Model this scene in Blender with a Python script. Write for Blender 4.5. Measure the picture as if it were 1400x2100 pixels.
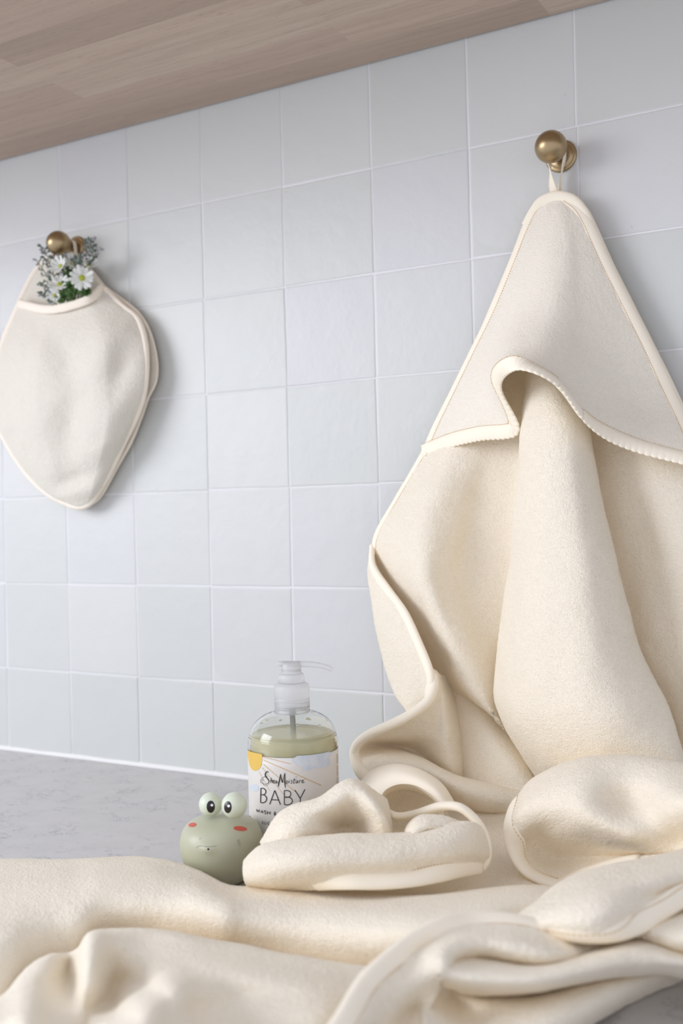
import bpy, bmesh, math, random
import numpy as np
from mathutils import Vector, Matrix, noise as mnoise

for o in list(bpy.data.objects):
    bpy.data.objects.remove(o)
scn = bpy.context.scene
rnd = random.Random(7)

# ------------------------------------------------------------------ camera
YAW, PIT, ROL = 5.13356518e-01, 4.94780449e-03, 2.35244416e-02
CAM = np.array([9.60829868e-01, -8.90563268e-01, 0.2666])
FPX = 2.15944887e+03
def _rot(a, b, c):
    ca, sa, cb, sb, cc, sc = math.cos(a), math.sin(a), math.cos(b), math.sin(b), math.cos(c), math.sin(c)
    return (np.array([[ca, -sa, 0], [sa, ca, 0], [0, 0, 1]]) @ np.array([[1, 0, 0], [0, cb, -sb], [0, sb, cb]])
            @ np.array([[cc, 0, sc], [0, 1, 0], [-sc, 0, cc]]))
RM = _rot(YAW, PIT, ROL)          # columns: right, forward, up
cd = bpy.data.cameras.new('camera')
cam = bpy.data.objects.new('camera', cd)
scn.collection.objects.link(cam)
scn.camera = cam
cd.sensor_fit = 'HORIZONTAL'; cd.sensor_width = 36
cd.lens = FPX * 36 / 1400
cd.clip_start = 0.02
m = Matrix.Identity(4)
for i in range(3):
    m[i][0] = RM[i, 0]; m[i][1] = RM[i, 2]; m[i][2] = -RM[i, 1]; m[i][3] = CAM[i]
cam.matrix_world = m
cd.dof.use_dof = True
cd.dof.focus_distance = 0.82
cd.dof.aperture_fstop = 9.0

# ------------------------------------------------------------------ world, lamps, exposure
w = bpy.data.worlds.new('room_light'); scn.world = w; w.use_nodes = True
bg = w.node_tree.nodes['Background']
bg.inputs[0].default_value = (0.91, 0.95, 1.09, 1); bg.inputs[1].default_value = 1.02
def area(name, loc, target, sx, sy, power, color):
    l = bpy.data.lights.new(name, 'AREA'); l.shape = 'RECTANGLE'; l.size = sx; l.size_y = sy
    l.energy = power; l.color = color
    o = bpy.data.objects.new(name, l); scn.collection.objects.link(o)
    o.location = loc
    o.rotation_euler = (Vector(target) - Vector(loc)).to_track_quat('-Z', 'Y').to_euler()
    return o
area('window_daylight', (-1.75, -2.35, 1.15), (0.6, -0.1, 0.25), 1.7, 1.5, 64, (0.96, 0.98, 1.05))
scn.view_settings.view_transform = 'Standard'
scn.view_settings.look = 'None'
scn.view_settings.exposure = -0.06
scn.view_settings.gamma = 1.0
scn.view_settings.use_curve_mapping = False
scn.cycles.max_bounces = 16; scn.cycles.diffuse_bounces = 12; scn.cycles.transmission_bounces = 14

# ------------------------------------------------------------------ helpers
def ray(x, y):
    return RM @ np.array([(x - 700) / FPX, 1.0, -(y - 1050) / FPX])
def PD(x, y, D):
    "point seen at photograph position x, y lying D metres in front of the tiled wall"
    d = ray(x, y); return CAM + d * (-D - CAM[1]) / d[1]
def PH(x, y, h):
    "point seen at photograph position x, y lying h metres above the counter"
    d = ray(x, y); return CAM + d * (h - CAM[2]) / d[2]

def link(o, parent=None):
    scn.collection.objects.link(o)
    if parent is not None: o.parent = parent
    return o
def empty(name, loc=(0, 0, 0)):
    o = bpy.data.objects.new(name, None); o.empty_display_size = 0.01
    o.location = loc; scn.collection.objects.link(o); return o
def tag(o, label=None, cat=None, group=None, kind=None):
    if label: o['label'] = label
    if cat: o['category'] = cat
    if group: o['group'] = group
    if kind: o['kind'] = kind
    return o
def mesh_obj(name, verts, faces, mat, parent=None, smooth=True, world=True):
    me = bpy.data.meshes.new(name)
    v = np.asarray(verts, float)
    if parent is not None and world:
        v = v - np.array(parent_world(parent))
    me.from_pydata([tuple(p) for p in v], [], [tuple(int(i) for i in f) for f in faces])
    me.update()
    if smooth:
        me.polygons.foreach_set('use_smooth', [True] * len(me.polygons))
    me.materials.append(mat)
    return link(bpy.data.objects.new(name, me), parent)
def parent_world(p):
    v = np.zeros(3)
    while p is not None:
        v = v + np.array(p.location); p = p.parent
    return v
class MB:
    def __init__(s): s.v = []; s.f = []
    def add(s, v, f):
        n = len(s.v); s.v += [list(p) for p in v]; s.f += [tuple(i + n for i in q) for q in f]
    def build(s, name, mat, parent=None, smooth=True):
        return mesh_obj(name, s.v, s.f, mat, parent, smooth)
def grid_faces(r, c, flip=False, closed=False):
    f = []
    cc = c if closed else c - 1
    for i in range(r - 1):
        for j in range(cc):
            k = (j + 1) % c
            q = (i * c + j, i * c + k, (i + 1) * c + k, (i + 1) * c + j)
            f.append(q[::-1] if flip else q)
    return f
def lathe(profile, center, axis=(0, 0, 1), n=48, ref=None):
    "profile: list of (radius, height along axis)"
    a = np.array(axis, float); a /= np.linalg.norm(a)
    u = np.cross(a, [0, 0, 1.0] if abs(a[2]) < .9 else [1.0, 0, 0]); u /= np.linalg.norm(u)
    v = np.cross(a, u)
    c = np.array(center, float)
    vs = []
    for r, h in profile:
        for k in range(n):
            t = 2 * math.pi * k / n
            vs.append(c + a * h + (u * math.cos(t) + v * math.sin(t)) * max(r, 1e-5))
    return vs, grid_faces(len(profile), n, closed=True)
def cr(P, n, axis=0):
    "Catmull-Rom resampling along an axis"
    P = np.moveaxis(np.asarray(P, float), axis, 0)
    K = len(P)
    Q = np.concatenate([[2 * P[0] - P[1]], P, [2 * P[-1] - P[-2]]])
    out = []
    for i in range(K - 1):
        p0, p1, p2, p3 = Q[i], Q[i + 1], Q[i + 2], Q[i + 3]
        for k in range(n):
            t = k / n
            out.append(.5 * (2 * p1 + (p2 - p0) * t + (2 * p0 - 5 * p1 + 4 * p2 - p3) * t * t + (3 * p1 - p0 - 3 * p2 + p3) * t ** 3))
    out.append(P[-1])
    return np.moveaxis(np.array(out), 0, axis)
def smooth_grid(G, it):
    G = G.copy()
    for _ in range(it):
        H = G.copy()
        H[1:-1, 1:-1] = (G[:-2, 1:-1] + G[2:, 1:-1] + G[1:-1, :-2] + G[1:-1, 2:]) / 4
        H[0, 1:-1] = (G[0, :-2] + G[0, 2:] + 2 * G[0, 1:-1]) / 4; H[-1, 1:-1] = (G[-1, :-2] + G[-1, 2:] + 2 * G[-1, 1:-1]) / 4
        H[1:-1, 0] = (G[:-2, 0] + G[2:, 0] + 2 * G[1:-1, 0]) / 4; H[1:-1, -1] = (G[:-2, -1] + G[2:, -1] + 2 * G[1:-1, -1]) / 4
        G = H
    return G
def resample(path, step):
    path = np.asarray(path, float)
    L = np.concatenate([[0], np.cumsum(np.linalg.norm(np.diff(path, axis=0), axis=1))])
    n = max(2, int(L[-1] / step) + 1)
    t = np.linspace(0, L[-1], n)
    return np.stack([np.interp(t, L, path[:, k]) for k in range(3)], 1)
def tube(path, rad, n=10, caps=True):
    path = np.asarray(path, float); K = len(path)
    T = np.gradient(path, axis=0); T /= np.linalg.norm(T, axis=1)[:, None] + 1e-12
    rad = np.broadcast_to(np.asarray(rad, float), (K,))
    u = np.cross(T[0], [0.123, 0.456, 0.88]); u /= np.linalg.norm(u)
    vs = []
    for i in range(K):
        u = u - T[i] * u.dot(T[i]); u /= np.linalg.norm(u) + 1e-12
        v = np.cross(T[i], u)
        for k in range(n):
            a = 2 * math.pi * k / n
            vs.append(path[i] + rad[i] * (u * math.cos(a) + v * math.sin(a)))
    f = grid_faces(K, n, closed=True)
    if caps:
        f.append(tuple(range(n))[::-1]); f.append(tuple((K - 1) * n + k for k in range(n)))
    return vs, f

# ------------------------------------------------------------------ node material helper
def new_mat(name, col=(.8, .8, .8), rough=.5, metal=0, spec=.5, **kw):
    mt = bpy.data.materials.new(name); mt.use_nodes = True
    b = mt.node_tree.nodes['Principled BSDF']
    b.inputs['Base Color'].default_value = (*col, 1); b.inputs['Roughness'].default_value = rough
    b.inputs['Metallic'].default_value = metal; b.inputs['Specular IOR Level'].default_value = spec
    for k, v in kw.items(): b.inputs[k.replace('_', ' ')].default_value = v
    return mt
class NT:
    def __init__(s, mt): s.t = mt.node_tree; s.b = s.t.nodes['Principled BSDF']
    def n(s, typ, **kw):
        nd = s.t.nodes.new(typ)
        for k, v in kw.items():
            if k.startswith('i_'):
                key = k[2:].replace('_', ' ')
                nd.inputs[key].default_value = v
            else: setattr(nd, k, v)
        return nd
    def l(s, a, b): s.t.links.new(a, b)
    def ramp(s, fac, stops):
        r = s.n('ShaderNodeValToRGB'); e = r.color_ramp.elements
        while len(e) > 1: e.remove(e[-1])
        e[0].position = stops[0][0]; e[0].color = (*stops[0][1], 1)
        for p, c in stops[1:]:
            k = e.new(p); k.color = (*c, 1)
        s.l(fac, r.inputs[0]); return r.outputs[0]
    def noise(s, vec, scale, detail=3, rough=.5):
        nd = s.n('ShaderNodeTexNoise', i_Scale=scale, i_Detail=detail, i_Roughness=rough)
        if vec is not None: s.l(vec, nd.inputs['Vector'])
        return nd.outputs[0]
    def mapping(s, vec, scale=(1, 1, 1), rot=(0, 0, 0), loc=(0, 0, 0)):
        nd = s.n('ShaderNodeMapping'); nd.inputs['Scale'].default_value = scale; nd.inputs['Rotation'].default_value = rot; nd.inputs['Location'].default_value = loc
        s.l(vec, nd.inputs[0]); return nd.outputs[0]
    def geo(s): return s.n('ShaderNodeNewGeometry').outputs['Position']
    def mix(s, f, a, b, blend='MIX'):
        nd = s.n('ShaderNodeMix', data_type='RGBA', blend_type=blend)
        for sock, v in ((nd.inputs[0], f), (nd.inputs[6], a), (nd.inputs[7], b)):
            if isinstance(v, (int, float)): sock.default_value = v
            elif isinstance(v, tuple): sock.default_value = (*v, 1)
            else: s.l(v, sock)
        return nd.outputs[2]
    def math(s, op, a, b=None):
        nd = s.n('ShaderNodeMath', operation=op)
        for k, v in enumerate((a, b)):
            if v is None: continue
            if isinstance(v, (int, float)): nd.inputs[k].default_value = v
            else: s.l(v, nd.inputs[k])
        return nd.outputs[0]
    def bump(s, h, strength, dist, prev=None):
        nd = s.n('ShaderNodeBump', i_Strength=strength, i_Distance=dist)
        s.l(h, nd.inputs['Height'])
        if prev is not None: s.l(prev, nd.inputs['Normal'])
        s.l(nd.outputs[0], s.b.inputs['Normal']); return nd.outputs[0]

# tiles
M_tile = new_mat('glazed_tile', (.72, .745, .76), .36, spec=.3); t = NT(M_tile)
g = t.geo()
cell = t.n('ShaderNodeVectorMath', operation='DIVIDE'); t.l(g, cell.inputs[0]); cell.inputs[1].default_value = (.1, 100, .1)
off = t.n('ShaderNodeVectorMath', operation='ADD'); t.l(cell.outputs[0], off.inputs[0]); off.inputs[1].default_value = (0, 0, 0.02)
fl = t.n('ShaderNodeVectorMath', operation='FLOOR'); t.l(off.outputs[0], fl.inputs[0])
wn = t.n('ShaderNodeTexWhiteNoise', noise_dimensions='3D'); t.l(fl.outputs[0], wn.inputs['Vector'])
base = t.ramp(wn.outputs['Value'], [(0, (.615, .63, .60)), (.35, (.64, .65, .62)), (.7, (.645, .645, .65)), (1, (.67, .675, .65))])
big = t.noise(g, 9, 3, .55)
base = t.mix(t.math('MULTIPLY', t.ramp(big, [(.35, (0, 0, 0)), (.65, (1, 1, 1))]), .45), base, (.64, .65, .62))
spk = t.noise(g, 170, 2, .5)
base = t.mix(t.ramp(spk, [(.735, (0, 0, 0)), (.79, (.5, .5, .5))]), base, (.45, .45, .43))
t.l(base, t.b.inputs['Base Color'])
h1 = t.noise(g, 22, 3, .6); t.bump(h1, .25, .004, t.bump(t.noise(g, 260, 2, .5), .12, .001))
M_grout = new_mat('white_grout', (.80, .79, .80), .8, spec=.2)
# shelf wood
M_wood = new_mat('oiled_butcher_block', (.5, .4, .3), .55, spec=.3); t = NT(M_wood)
g = t.geo()
br = t.n('ShaderNodeTexBrick', offset=.37, offset_frequency=2, squash=1)
br.inputs['Color1'].default_value = (0, 0, 0, 1); br.inputs['Color2'].default_value = (1, 1, 1, 1); br.inputs['Mortar'].default_value = (.5, .5, .5, 1)
br.inputs['Scale'].default_value = 1; br.inputs['Mortar Size'].default_value = 0.0; br.inputs['Brick Width'].default_value = .46; br.inputs['Row Height'].default_value = .0435; br.inputs['Bias'].default_value = 0
mp = t.mapping(g, loc=(.24, .0, 0)); t.l(mp, br.inputs['Vector'])
bc = br.outputs['Color']
woodc = t.ramp(bc, [(0, (.41, .315, .245)), (.3, (.53, .43, .335)), (.55, (.50, .375, .30)), (.8, (.60, .50, .39)), (1, (.56, .44, .345))])
sh = t.n('ShaderNodeVectorMath', operation='MULTIPLY_ADD'); t.l(bc, sh.inputs[0]); sh.inputs[1].default_value = (7, 3, 5); t.l(g, sh.inputs[2])
gr = t.noise(t.mapping(sh.outputs[0], scale=(7, 150, 150)), 1, 5, .6)
gr2 = t.noise(t.mapping(sh.outputs[0], scale=(1.8, 26, 26)), 1.2, 4, .6)
woodc = t.mix(t.ramp(gr, [(.38, (0, 0, 0)), (.72, (.55, .55, .55))]), woodc, (.36, .27, .21))
woodc = t.mix(t.ramp(gr2, [(.45, (0, 0, 0)), (.7, (.5, .5, .5))]), woodc, (.55, .41, .33))
pores = t.noise(t.mapping(sh.outputs[0], scale=(60, 900, 900)), 1, 2, .5)
woodc = t.mix(t.ramp(pores, [(.63, (0, 0, 0)), (.72, (.5, .5, .5))]), woodc, (.25, .18, .14))
t.l(woodc, t.b.inputs['Base Color']); t.bump(gr, .1, .001)
# counter
M_counter = new_mat('grey_quartz', (.40, .40, .41), .3, spec=.4); t = NT(M_counter)
g = t.geo()
wv = t.noise(t.mapping(g, rot=(0, 0, .5), scale=(1, 1.5, 1)), 17, 6, .7)
wv2 = t.noise(t.mapping(g, rot=(0, 0, -.3), loc=(3, 1, 0), scale=(1, 1.8, 1)), 22, 4, .6)
band = t.ramp(wv, [(.490, (0, 0, 0)), (.5, (1, 1, 1)), (.510, (0, 0, 0))])
band2 = t.ramp(wv2, [(.493, (0, 0, 0)), (.5, (1, 1, 1)), (.507, (0, 0, 0))])
msk = t.ramp(t.noise(g, 30, 3, .6), [(.47, (0, 0, 0)), (.62, (1, 1, 1))])
vein = t.math('MULTIPLY', t.math('MAXIMUM', band, band2), msk)
cl = t.noise(g, 40, 4, .6)
cb = t.ramp(cl, [(.3, (.545, .53, .515)), (.7, (.60, .58, .565))])
t.l(t.mix(t.math('MULTIPLY', vein, .9), cb, (.17, .17, .21)), t.b.inputs['Base Color'])
# towels
def terry(name, col, scl=1.0, bstr=1.0):
    mt = new_mat(name, col, .95, spec=.08); t = NT(mt)
    t.b.inputs['Sheen Weight'].default_value = .12; t.b.inputs['Sheen Roughness'].default_value = .5
    g = t.n('ShaderNodeTexCoord').outputs['Object']
    n1 = t.noise(g, 1150 * scl, 2, .6)
    n2 = t.noise(t.mapping(g, rot=(.3, .5, .7), scale=(1, 1, 1.8)), 600 * scl, 3, .6)
    dark = tuple(c * k for c, k in zip(col, (.96, .94, .90)))
    t.l(t.mix(t.ramp(n1, [(.36, (1, 1, 1)), (.60, (0, 0, 0))]), col, dark), t.b.inputs['Base Color'])
    b = t.bump(n2, .55 * bstr, .0020)
    t.bump(n1, .6 * bstr, .0014, b)
    return mt
M_terry = terry('cream_terry', (.98, .898, .75))
M_terryw = terry('ivory_terry', (.965, .905, .79), 1.15, .85)
M_mitt = terry('pale_ivory_terry', (.86, .815, .715), .9, 1.0)
def cloth(name, col):
    mt = new_mat(name, col, .8, spec=.15); t = NT(mt)
    t.b.inputs['Sheen Weight'].default_value = .1
    g = t.n('ShaderNodeTexCoord').outputs['Object']
    t.bump(t.noise(g, 1500, 2, .5), .25, .0004, t.bump(t.noise(g, 90, 2, .5), .3, .001))
    return mt
M_bind = cloth('cream_binding_cloth', (.96, .875, .72))
M_bindw = cloth('ivory_binding_cloth', (.94, .85, .72))
M_stitch = new_mat('tan_thread', (.66, .47, .25), .8, spec=.1)
# brass
M_brass = new_mat('brushed_brass', (.42, .31, .175), .34, metal=1); t = NT(M_brass)
g = t.n('ShaderNodeTexCoord').outputs['Object']
t.bump(t.noise(t.mapping(g, rot=(.2, .7, .1), scale=(1, 1, 9)), 500, 2, .5), .05, .0003)

# ------------------------------------------------------------------ structure
Z0 = -0.002            # first tile row starts here
SH = 0.697             # underside of shelf
# grout wall slab
def box(mb, x0, x1, y0, y1, z0, z1):
    v = [(x, y, z) for x in (x0, x1) for y in (y0, y1) for z in (z0, z1)]
    f = [(0, 1, 3, 2), (4, 6, 7, 5), (0, 4, 5, 1), (2, 3, 7, 6), (0, 2, 6, 4), (1, 5, 7, 3)]
    mb.add(v, f)
mb = MB(); box(mb, -1.2, 2.2, 0.00025, 0.08, -0.04, 1.6)
wall = mb.build('wall_back', M_grout, smooth=False); tag(wall, kind='structure')
mb = MB()
for i in range(-12, 22):
    for j in range(0, 7):
        x0, x1 = i * .1, i * .1 + .1; z0, z1 = Z0 + j * .1, Z0 + j * .1 + .1
        if j == 0: z0 = 0.0005
        if j == 6: z1 = SH + .02
        gp = lambda: .00030 + rnd.random() * .0004
        a, b, c, d = x0 + gp(), x1 - gp(), z0 + gp(), z1 - gp()
        jt = [(rnd.uniform(-.0006, .0006), rnd.uniform(-.0006, .0006)) for _ in range(4)]
        tx, tz = rnd.uniform(-.0028, .0028), rnd.uniform(-.0028, .0028)
        off = rnd.uniform(-.0002, .0002)
        N = 8; rings = []
        cs = [(a, c), (b, c), (b, d), (a, d)]
        cs = [(p[0] + q[0], p[1] + q[1]) for p, q in zip(cs, jt)]
        per = []
        for k in range(4):
            p, q = cs[k], cs[(k + 1) % 4]
            for s in range(N):
                u = s / N
                wob = rnd.uniform(-.00018, .00018) if s else 0
                nx, nz = (q[1] - p[1]), -(q[0] - p[0]); L = math.hypot(nx, nz)
                per.append((p[0] + (q[0] - p[0]) * u + nx / L * wob, p[1] + (q[1] - p[1]) * u + nz / L * wob))
        cx, cz = (a + b) / 2, (c + d) / 2
        dep = lambda x, z: off + (x - cx) * tx + (z - cz) * tz
        vs = []
        for ins, y in ((0, .0010), (0, .0002), (.0004, -.0001), (.0014, -.0003)):
            for (x, z) in per:
                dx, dz = cx - x, cz - z; L = max(abs(dx), abs(dz))
                vs.append((x + dx / L * ins, y + dep(x, z), z + dz / L * ins))
        n = len(per); f = grid_faces(4, n, closed=True)
        vs.append((cx, -.0004 + off, cz))
        for k in range(n): f.append((3 * n + k, 3 * n + (k + 1) % n, 4 * n))
        mb.add(vs, f)
tiles = mb.build('wall_tiles', M_tile, wall, smooth=False)
# shelf: wall to front, with a shadow gap against the tiles
mb = MB(); box(mb, -1.2, 2.2, -.42, -.0026, SH, SH + .036)
bm = bmesh.new()
shelf = mb.build('wall_shelf', M_wood, smooth=False)
bv = shelf.modifiers.new('bevel', 'BEVEL'); bv.width = .0015; bv.segments = 2
tag(shelf, 'long pale butcher block shelf running along the top of the tiled wall', 'shelf')
# counter
mb = MB(); box(mb, -1.2, 2.2, -.66, 0.0, -.04, 0.0)
counter = mb.build('countertop', M_counter, smooth=False)
tag(counter, 'grey quartz countertop with thin dark veins below the tiled wall', 'countertop')
# caulk
M_caulk = new_mat('white_caulk', (.80, .79, .77), .45)
xs = np.linspace(-1.2, 2.2, 340)
vs = []
for x in xs:
    k = .0022 + .0006 * mnoise.noise(Vector((x * 30, 0, 0)))
    for (y, z) in ((.001, .0045 + k), (-k * .55, .0012 + k * .9), (-.0016 - k, .0002), (.0, -.0005)):
        vs.append((x, y, z))
tr = mesh_obj('trim_1', vs, grid_faces(len(xs), 4, flip=False), M_caulk); tag(tr, kind='structure')

# ------------------------------------------------------------------ cloth patches
def vnoise(P, seed=0):
    "smooth value noise in -1..1 for an array of points"
    P = P + 1000.0; I = np.floor(P).astype(np.int64); F_ = P - I; F_ = F_ * F_ * (3 - 2 * F_)
    def h(a, b, c):
        k = (a * 73856093) ^ (b * 19349663) ^ (c * 83492791) ^ (seed * 2654435)
        k = (k ^ (k >> 13)) * 1274126177 & 0x7fffffff; k = (k ^ (k >> 16)) * 668265263 & 0x7fffffff
        return (k & 0xffff) / 32767.5 - 1
    r = 0
    for a in (0, 1):
        for b in (0, 1):
            for c in (0, 1):
                w_ = (F_[..., 0] if a else 1 - F_[..., 0]) * (F_[..., 1] if b else 1 - F_[..., 1]) * (F_[..., 2] if c else 1 - F_[..., 2])
                r = r + w_ * h(I[..., 0] + a, I[..., 1] + b, I[..., 2] + c)
    return r
def fluff(G, amp=.00035, wob=.0006):
    "gentle creasing and the lumpy nap of terry along the surface normal"
    tu = np.gradient(G, axis=0); tv = np.gradient(G, axis=1)
    N = np.cross(tu, tv); N /= np.linalg.norm(N, axis=2)[..., None] + 1e-12
    d = wob * (vnoise(G * 42, 1) * .9 + vnoise(G * 95, 2) * .35) + amp * (.35 * vnoise(G * 330, 3) + 1.0 * vnoise(G * 620, 4))
    return G + N * d[..., None]
def patch(rows, mode='D', n=10, it=3, wob=.0006, seed=0, m=None):
    fn = PD if mode == 'D' else PH
    P = np.array([[fn(*q) for q in r] for r in rows])
    G = cr(cr(P, n, 0), m or n, 1)
    return smooth_grid(G, it)
FINE = 3
def grid_into(mb, G, flip=False, amp=.00024, wob=.0007):
    G = fluff(cr(cr(G, FINE, 0), FINE, 1), amp, wob)
    r, c = G.shape[:2]
    mb.add(G.reshape(-1, 3), grid_faces(r, c, flip))
def edge_of(G, side):
    "edge curve and the direction that runs inward in the cloth"
    if side == 'L': return G[:, 0], G[:, 2] - G[:, 0]
    if side == 'R': return G[:, -1], G[:, -3] - G[:, -1]
    if side == 'T': return G[0], G[2] - G[0]
    return G[-1], G[-3] - G[-1]
def binding(mb, E, A, wide=.0042, thick=.0021, inset=.7, stitch=None, sstep=.0022):
    """rounded tape folded over a cloth edge: E edge curve, A inward directions"""
    K = len(E); E = np.array(E)
    T = np.gradient(E, axis=0); T /= np.linalg.norm(T, axis=1)[:, None] + 1e-12
    A = np.array(A); A = A - T * (A * T).sum(1)[:, None]
    A /= np.linalg.norm(A, axis=1)[:, None] + 1e-12
    for _ in range(6): A[1:-1] = (A[:-2] + A[1:-1] * 2 + A[2:]) / 4
    A /= np.linalg.norm(A, axis=1)[:, None] + 1e-12
    N = np.cross(T, A)
    n = 14; vs = []
    for i in range(K):
        wv = wide * (1 + .06 * mnoise.noise(Vector(E[i]) * 90))
        c = E[i] + A[i] * wv * inset
        for k in range(n):
            a = 2 * math.pi * k / n
            ca = math.cos(a); bulge = thick * (1 + .25 * (-ca))
            vs.append(c + A[i] * wv * ca + N[i] * bulge * math.sin(a))
    f = grid_faces(K, n, closed=True)
    f.append(tuple(range(n))[::-1]); f.append(tuple((K - 1) * n + k for k in range(n)))
    mb.add(vs, f)
    if stitch is not None:
        # row of little stitches near the inner side of the tape, on the side that faces the room
        L = np.concatenate([[0], np.cumsum(np.linalg.norm(np.diff(E, axis=0), axis=1))])
        s = 0
        toc = CAM - E.mean(0)
        while s + .0013 < L[-1]:
            q = []
            for u in (s, s + .0013):
                ctr = np.array([np.interp(u, L, E[:, k]) for k in range(3)])
                aa = np.array([np.interp(u, L, A[:, k]) for k in range(3)])
                nn = np.array([np.interp(u, L, N[:, k]) for k in range(3)])
                if nn.dot(CAM - ctr) < 0: nn = -nn
                q.append(ctr + aa * wide * (inset + .72) + nn * thick * .66)
            tv, tf = tube(np.array(q), .00026, 5)
            stitch.add(tv, tf); s += sstep

body = MB(); bind = MB(); stitches = MB()
PT = {}
# --- hanging sheet with its pushed-out centre fold
# columns: left edge, bulge x3, valley, hidden under fold, fold left, fold x3, fold right, hidden, right x3
def R(y, *q):
    return [((p[0], y, p[1]) if len(p) == 2 else p) for p in q]
rows = [
 R(404, (1118,.012),(1122,.012),(1127,.012),(1131,.012),(1135,.012),(1138,.012),(1141,.012),(1144,.012),(1147,.012),(1150,.012),(1154,.012),(1158,.012),(1162,.012),(1166,.012),(1170,.012)),
 R(440, (1088,.013),(1095,.014),(1102,.015),(1110,.016),(1118,.017),(1125,.018),(1132,.018),(1140,.018),(1150,.018),(1160,.018),(1170,.017),(1180,.016),(1190,.015),(1197,.014),(1203,.013)),
 R(540, (1048,.016),(1056,.018),(1066,.020),(1076,.021),(1088,.022),(1100,.024),(1112,.025),(1125,.026),(1145,.026),(1165,.025),(1185,.023),(1205,.021),(1222,.019),(1236,.017),(1248,.015)),
 R(680, (989,.018),(1002,.022),(1018,.024),(1036,.025),(1054,.026),(1074,.03),(1085,.04),(1105,.046),(1130,.046),(1155,.04),(1180,.034),(1215,.027),(1250,.022),(1285,.019),(1318,.016)),
 R(790, (940,.020),(958,.024),(980,.026),(1006,.026),(1040,.026),(1076,.036),(1082,.06),(1100,.074),(1130,.078),(1160,.068),(1185,.05),(1225,.03),(1270,.026),(1320,.020),(1372,.016)),
 R(870, (900,.022),(922,.027),(950,.030),(985,.029),(1030,.026),(1086,.032),(1070,.066),(1092,.084),(1130,.092),(1170,.086),(1204,.060),(1200,.030),(1265,.034),(1330,.030),(1410,.018)),
 R(950, (857,.024),(885,.036),(920,.043),(960,.038),(1010,.028),(1080,.030),(1062,.068),(1088,.092),(1128,.102),(1180,.098),(1217,.066),(1205,.030),(1275,.040),(1350,.048),(1450,.030)),
 R(1030, (810,.026),(845,.046),(885,.058),(935,.048),(985,.030),(1074,.030),(1054,.070),(1086,.098),(1130,.110),(1190,.106),(1233,.070),(1215,.030),(1290,.042),(1370,.056),(1490,.040)),
 R(1110, (768,.030),(812,.052),(865,.074),(925,.058),(965,.036),(1066,.032),(1049,.070),(1082,.102),(1130,.116),(1200,.114),(1251,.074),(1230,.032),(1310,.044),(1390,.060),(1520,.050)),
 R(1180, (780,.020),(818,.055),(868,.082),(915,.064),(960,.042),(1060,.034),(1043,.072),(1080,.106),(1130,.122),(1210,.120),(1270,.078),(1248,.034),(1330,.048),(1410,.062),(1540,.054)),
 R(1260, (800,.022),(850,.055),(892,.082),(932,.070),(975,.050),(1052,.038),(1030,.076),(1072,.110),(1130,.128),(1220,.126),(1289,.084),(1265,.038),(1345,.052),(1430,.066),(1550,.058)),
 R(1335, (830,.024),(886,.055),(922,.080),(955,.076),(990,.060),(1042,.042),(1019,.080),(1065,.114),(1130,.132),(1225,.132),(1312,.090),(1286,.042),(1360,.058),(1445,.070),(1560,.062)),
 [(860,1385,.026),(918,1390,.055),(945,1396,.078),(972,1400,.080),(1000,1402,.070),(1036,1404,.046),(1015,1400,.084),(1062,1400,.118),(1130,1402,.136),(1235,1402,.138),(1344,1402,.096),(1312,1402,.046),(1380,1402,.062),(1455,1402,.074),(1565,1402,.066)],
 [(900,1425,.028),(952,1422,.054),(972,1430,.076),(990,1438,.080),(1010,1446,.074),(1042,1450,.050),(1020,1448,.088),(1066,1460,.120),(1135,1465,.138),(1245,1465,.142),(1374,1465,.104),(1335,1465,.05),(1396,1465,.066),(1465,1465,.078),(1570,1465,.070)],
 [(985,1425,.034),(992,1446,.052),(1004,1462,.068),(1016,1474,.074),(1026,1484,.074),(1052,1490,.052),(1034,1490,.088),(1078,1515,.112),(1140,1525,.130),(1250,1525,.138),(1394,1525,.110),(1350,1525,.055),(1404,1525,.070),(1475,1525,.080),(1575,1525,.074)],
 [(1010,1440,.030),(1020,1462,.044),(1028,1478,.056),(1036,1492,.060),(1046,1506,.062),(1076,1535,.052),(1064,1530,.080),(1096,1575,.092),(1150,1585,.112),(1255,1585,.126),(1410,1585,.114),(1362,1585,.06),(1412,1585,.076),(1480,1585,.084),(1580,1585,.08)],
 [(1030,1460,.026),(1040,1478,.036),(1046,1495,.042),(1054,1510,.046),(1070,1530,.048),(1100,1575,.05),(1094,1580,.062),(1118,1625,.068),(1160,1645,.085),(1265,1645,.105),(1420,1645,.11),(1380,1645,.065),(1425,1645,.08),(1490,1645,.09),(1585,1645,.085)],
]
H = patch(rows, 'D', 8, 3, .0006, 1); PT['hang'] = H
grid_into(body, H, wob=.0013)
# --- left flap folded back behind its own edge
rows = [
 [(762,1118,.030),(764,1122,.030),(768,1126,.028),(778,1130,.024)],
 [(766,1160,.045),(761,1163,.042),(757,1166,.035),(772,1170,.024)],
 [(798,1208,.066),(778,1212,.060),(761,1218,.045),(785,1220,.026)],
 [(832,1255,.084),(800,1262,.078),(769,1270,.055),(805,1270,.03)],
 [(862,1320,.098),(822,1328,.090),(783,1335,.062),(830,1335,.034)],
 [(880,1365,.106),(838,1375,.096),(797,1388,.068),(850,1385,.038)],
 [(886,1396,.110),(850,1408,.100),(814,1428,.078),(862,1420,.045)],
 [(882,1420,.110),(858,1432,.102),(834,1455,.088),(866,1448,.06)],
 [(884,1445,.106),(866,1462,.098),(842,1480,.085),(870,1475,.06)],
]
F = patch(rows, 'D', 10, 2, .0004, 2); grid_into(body, F)
binding(bind, F[:, 0], F[:, 4] - F[:, 0], .0042, .0026, .5)
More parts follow.
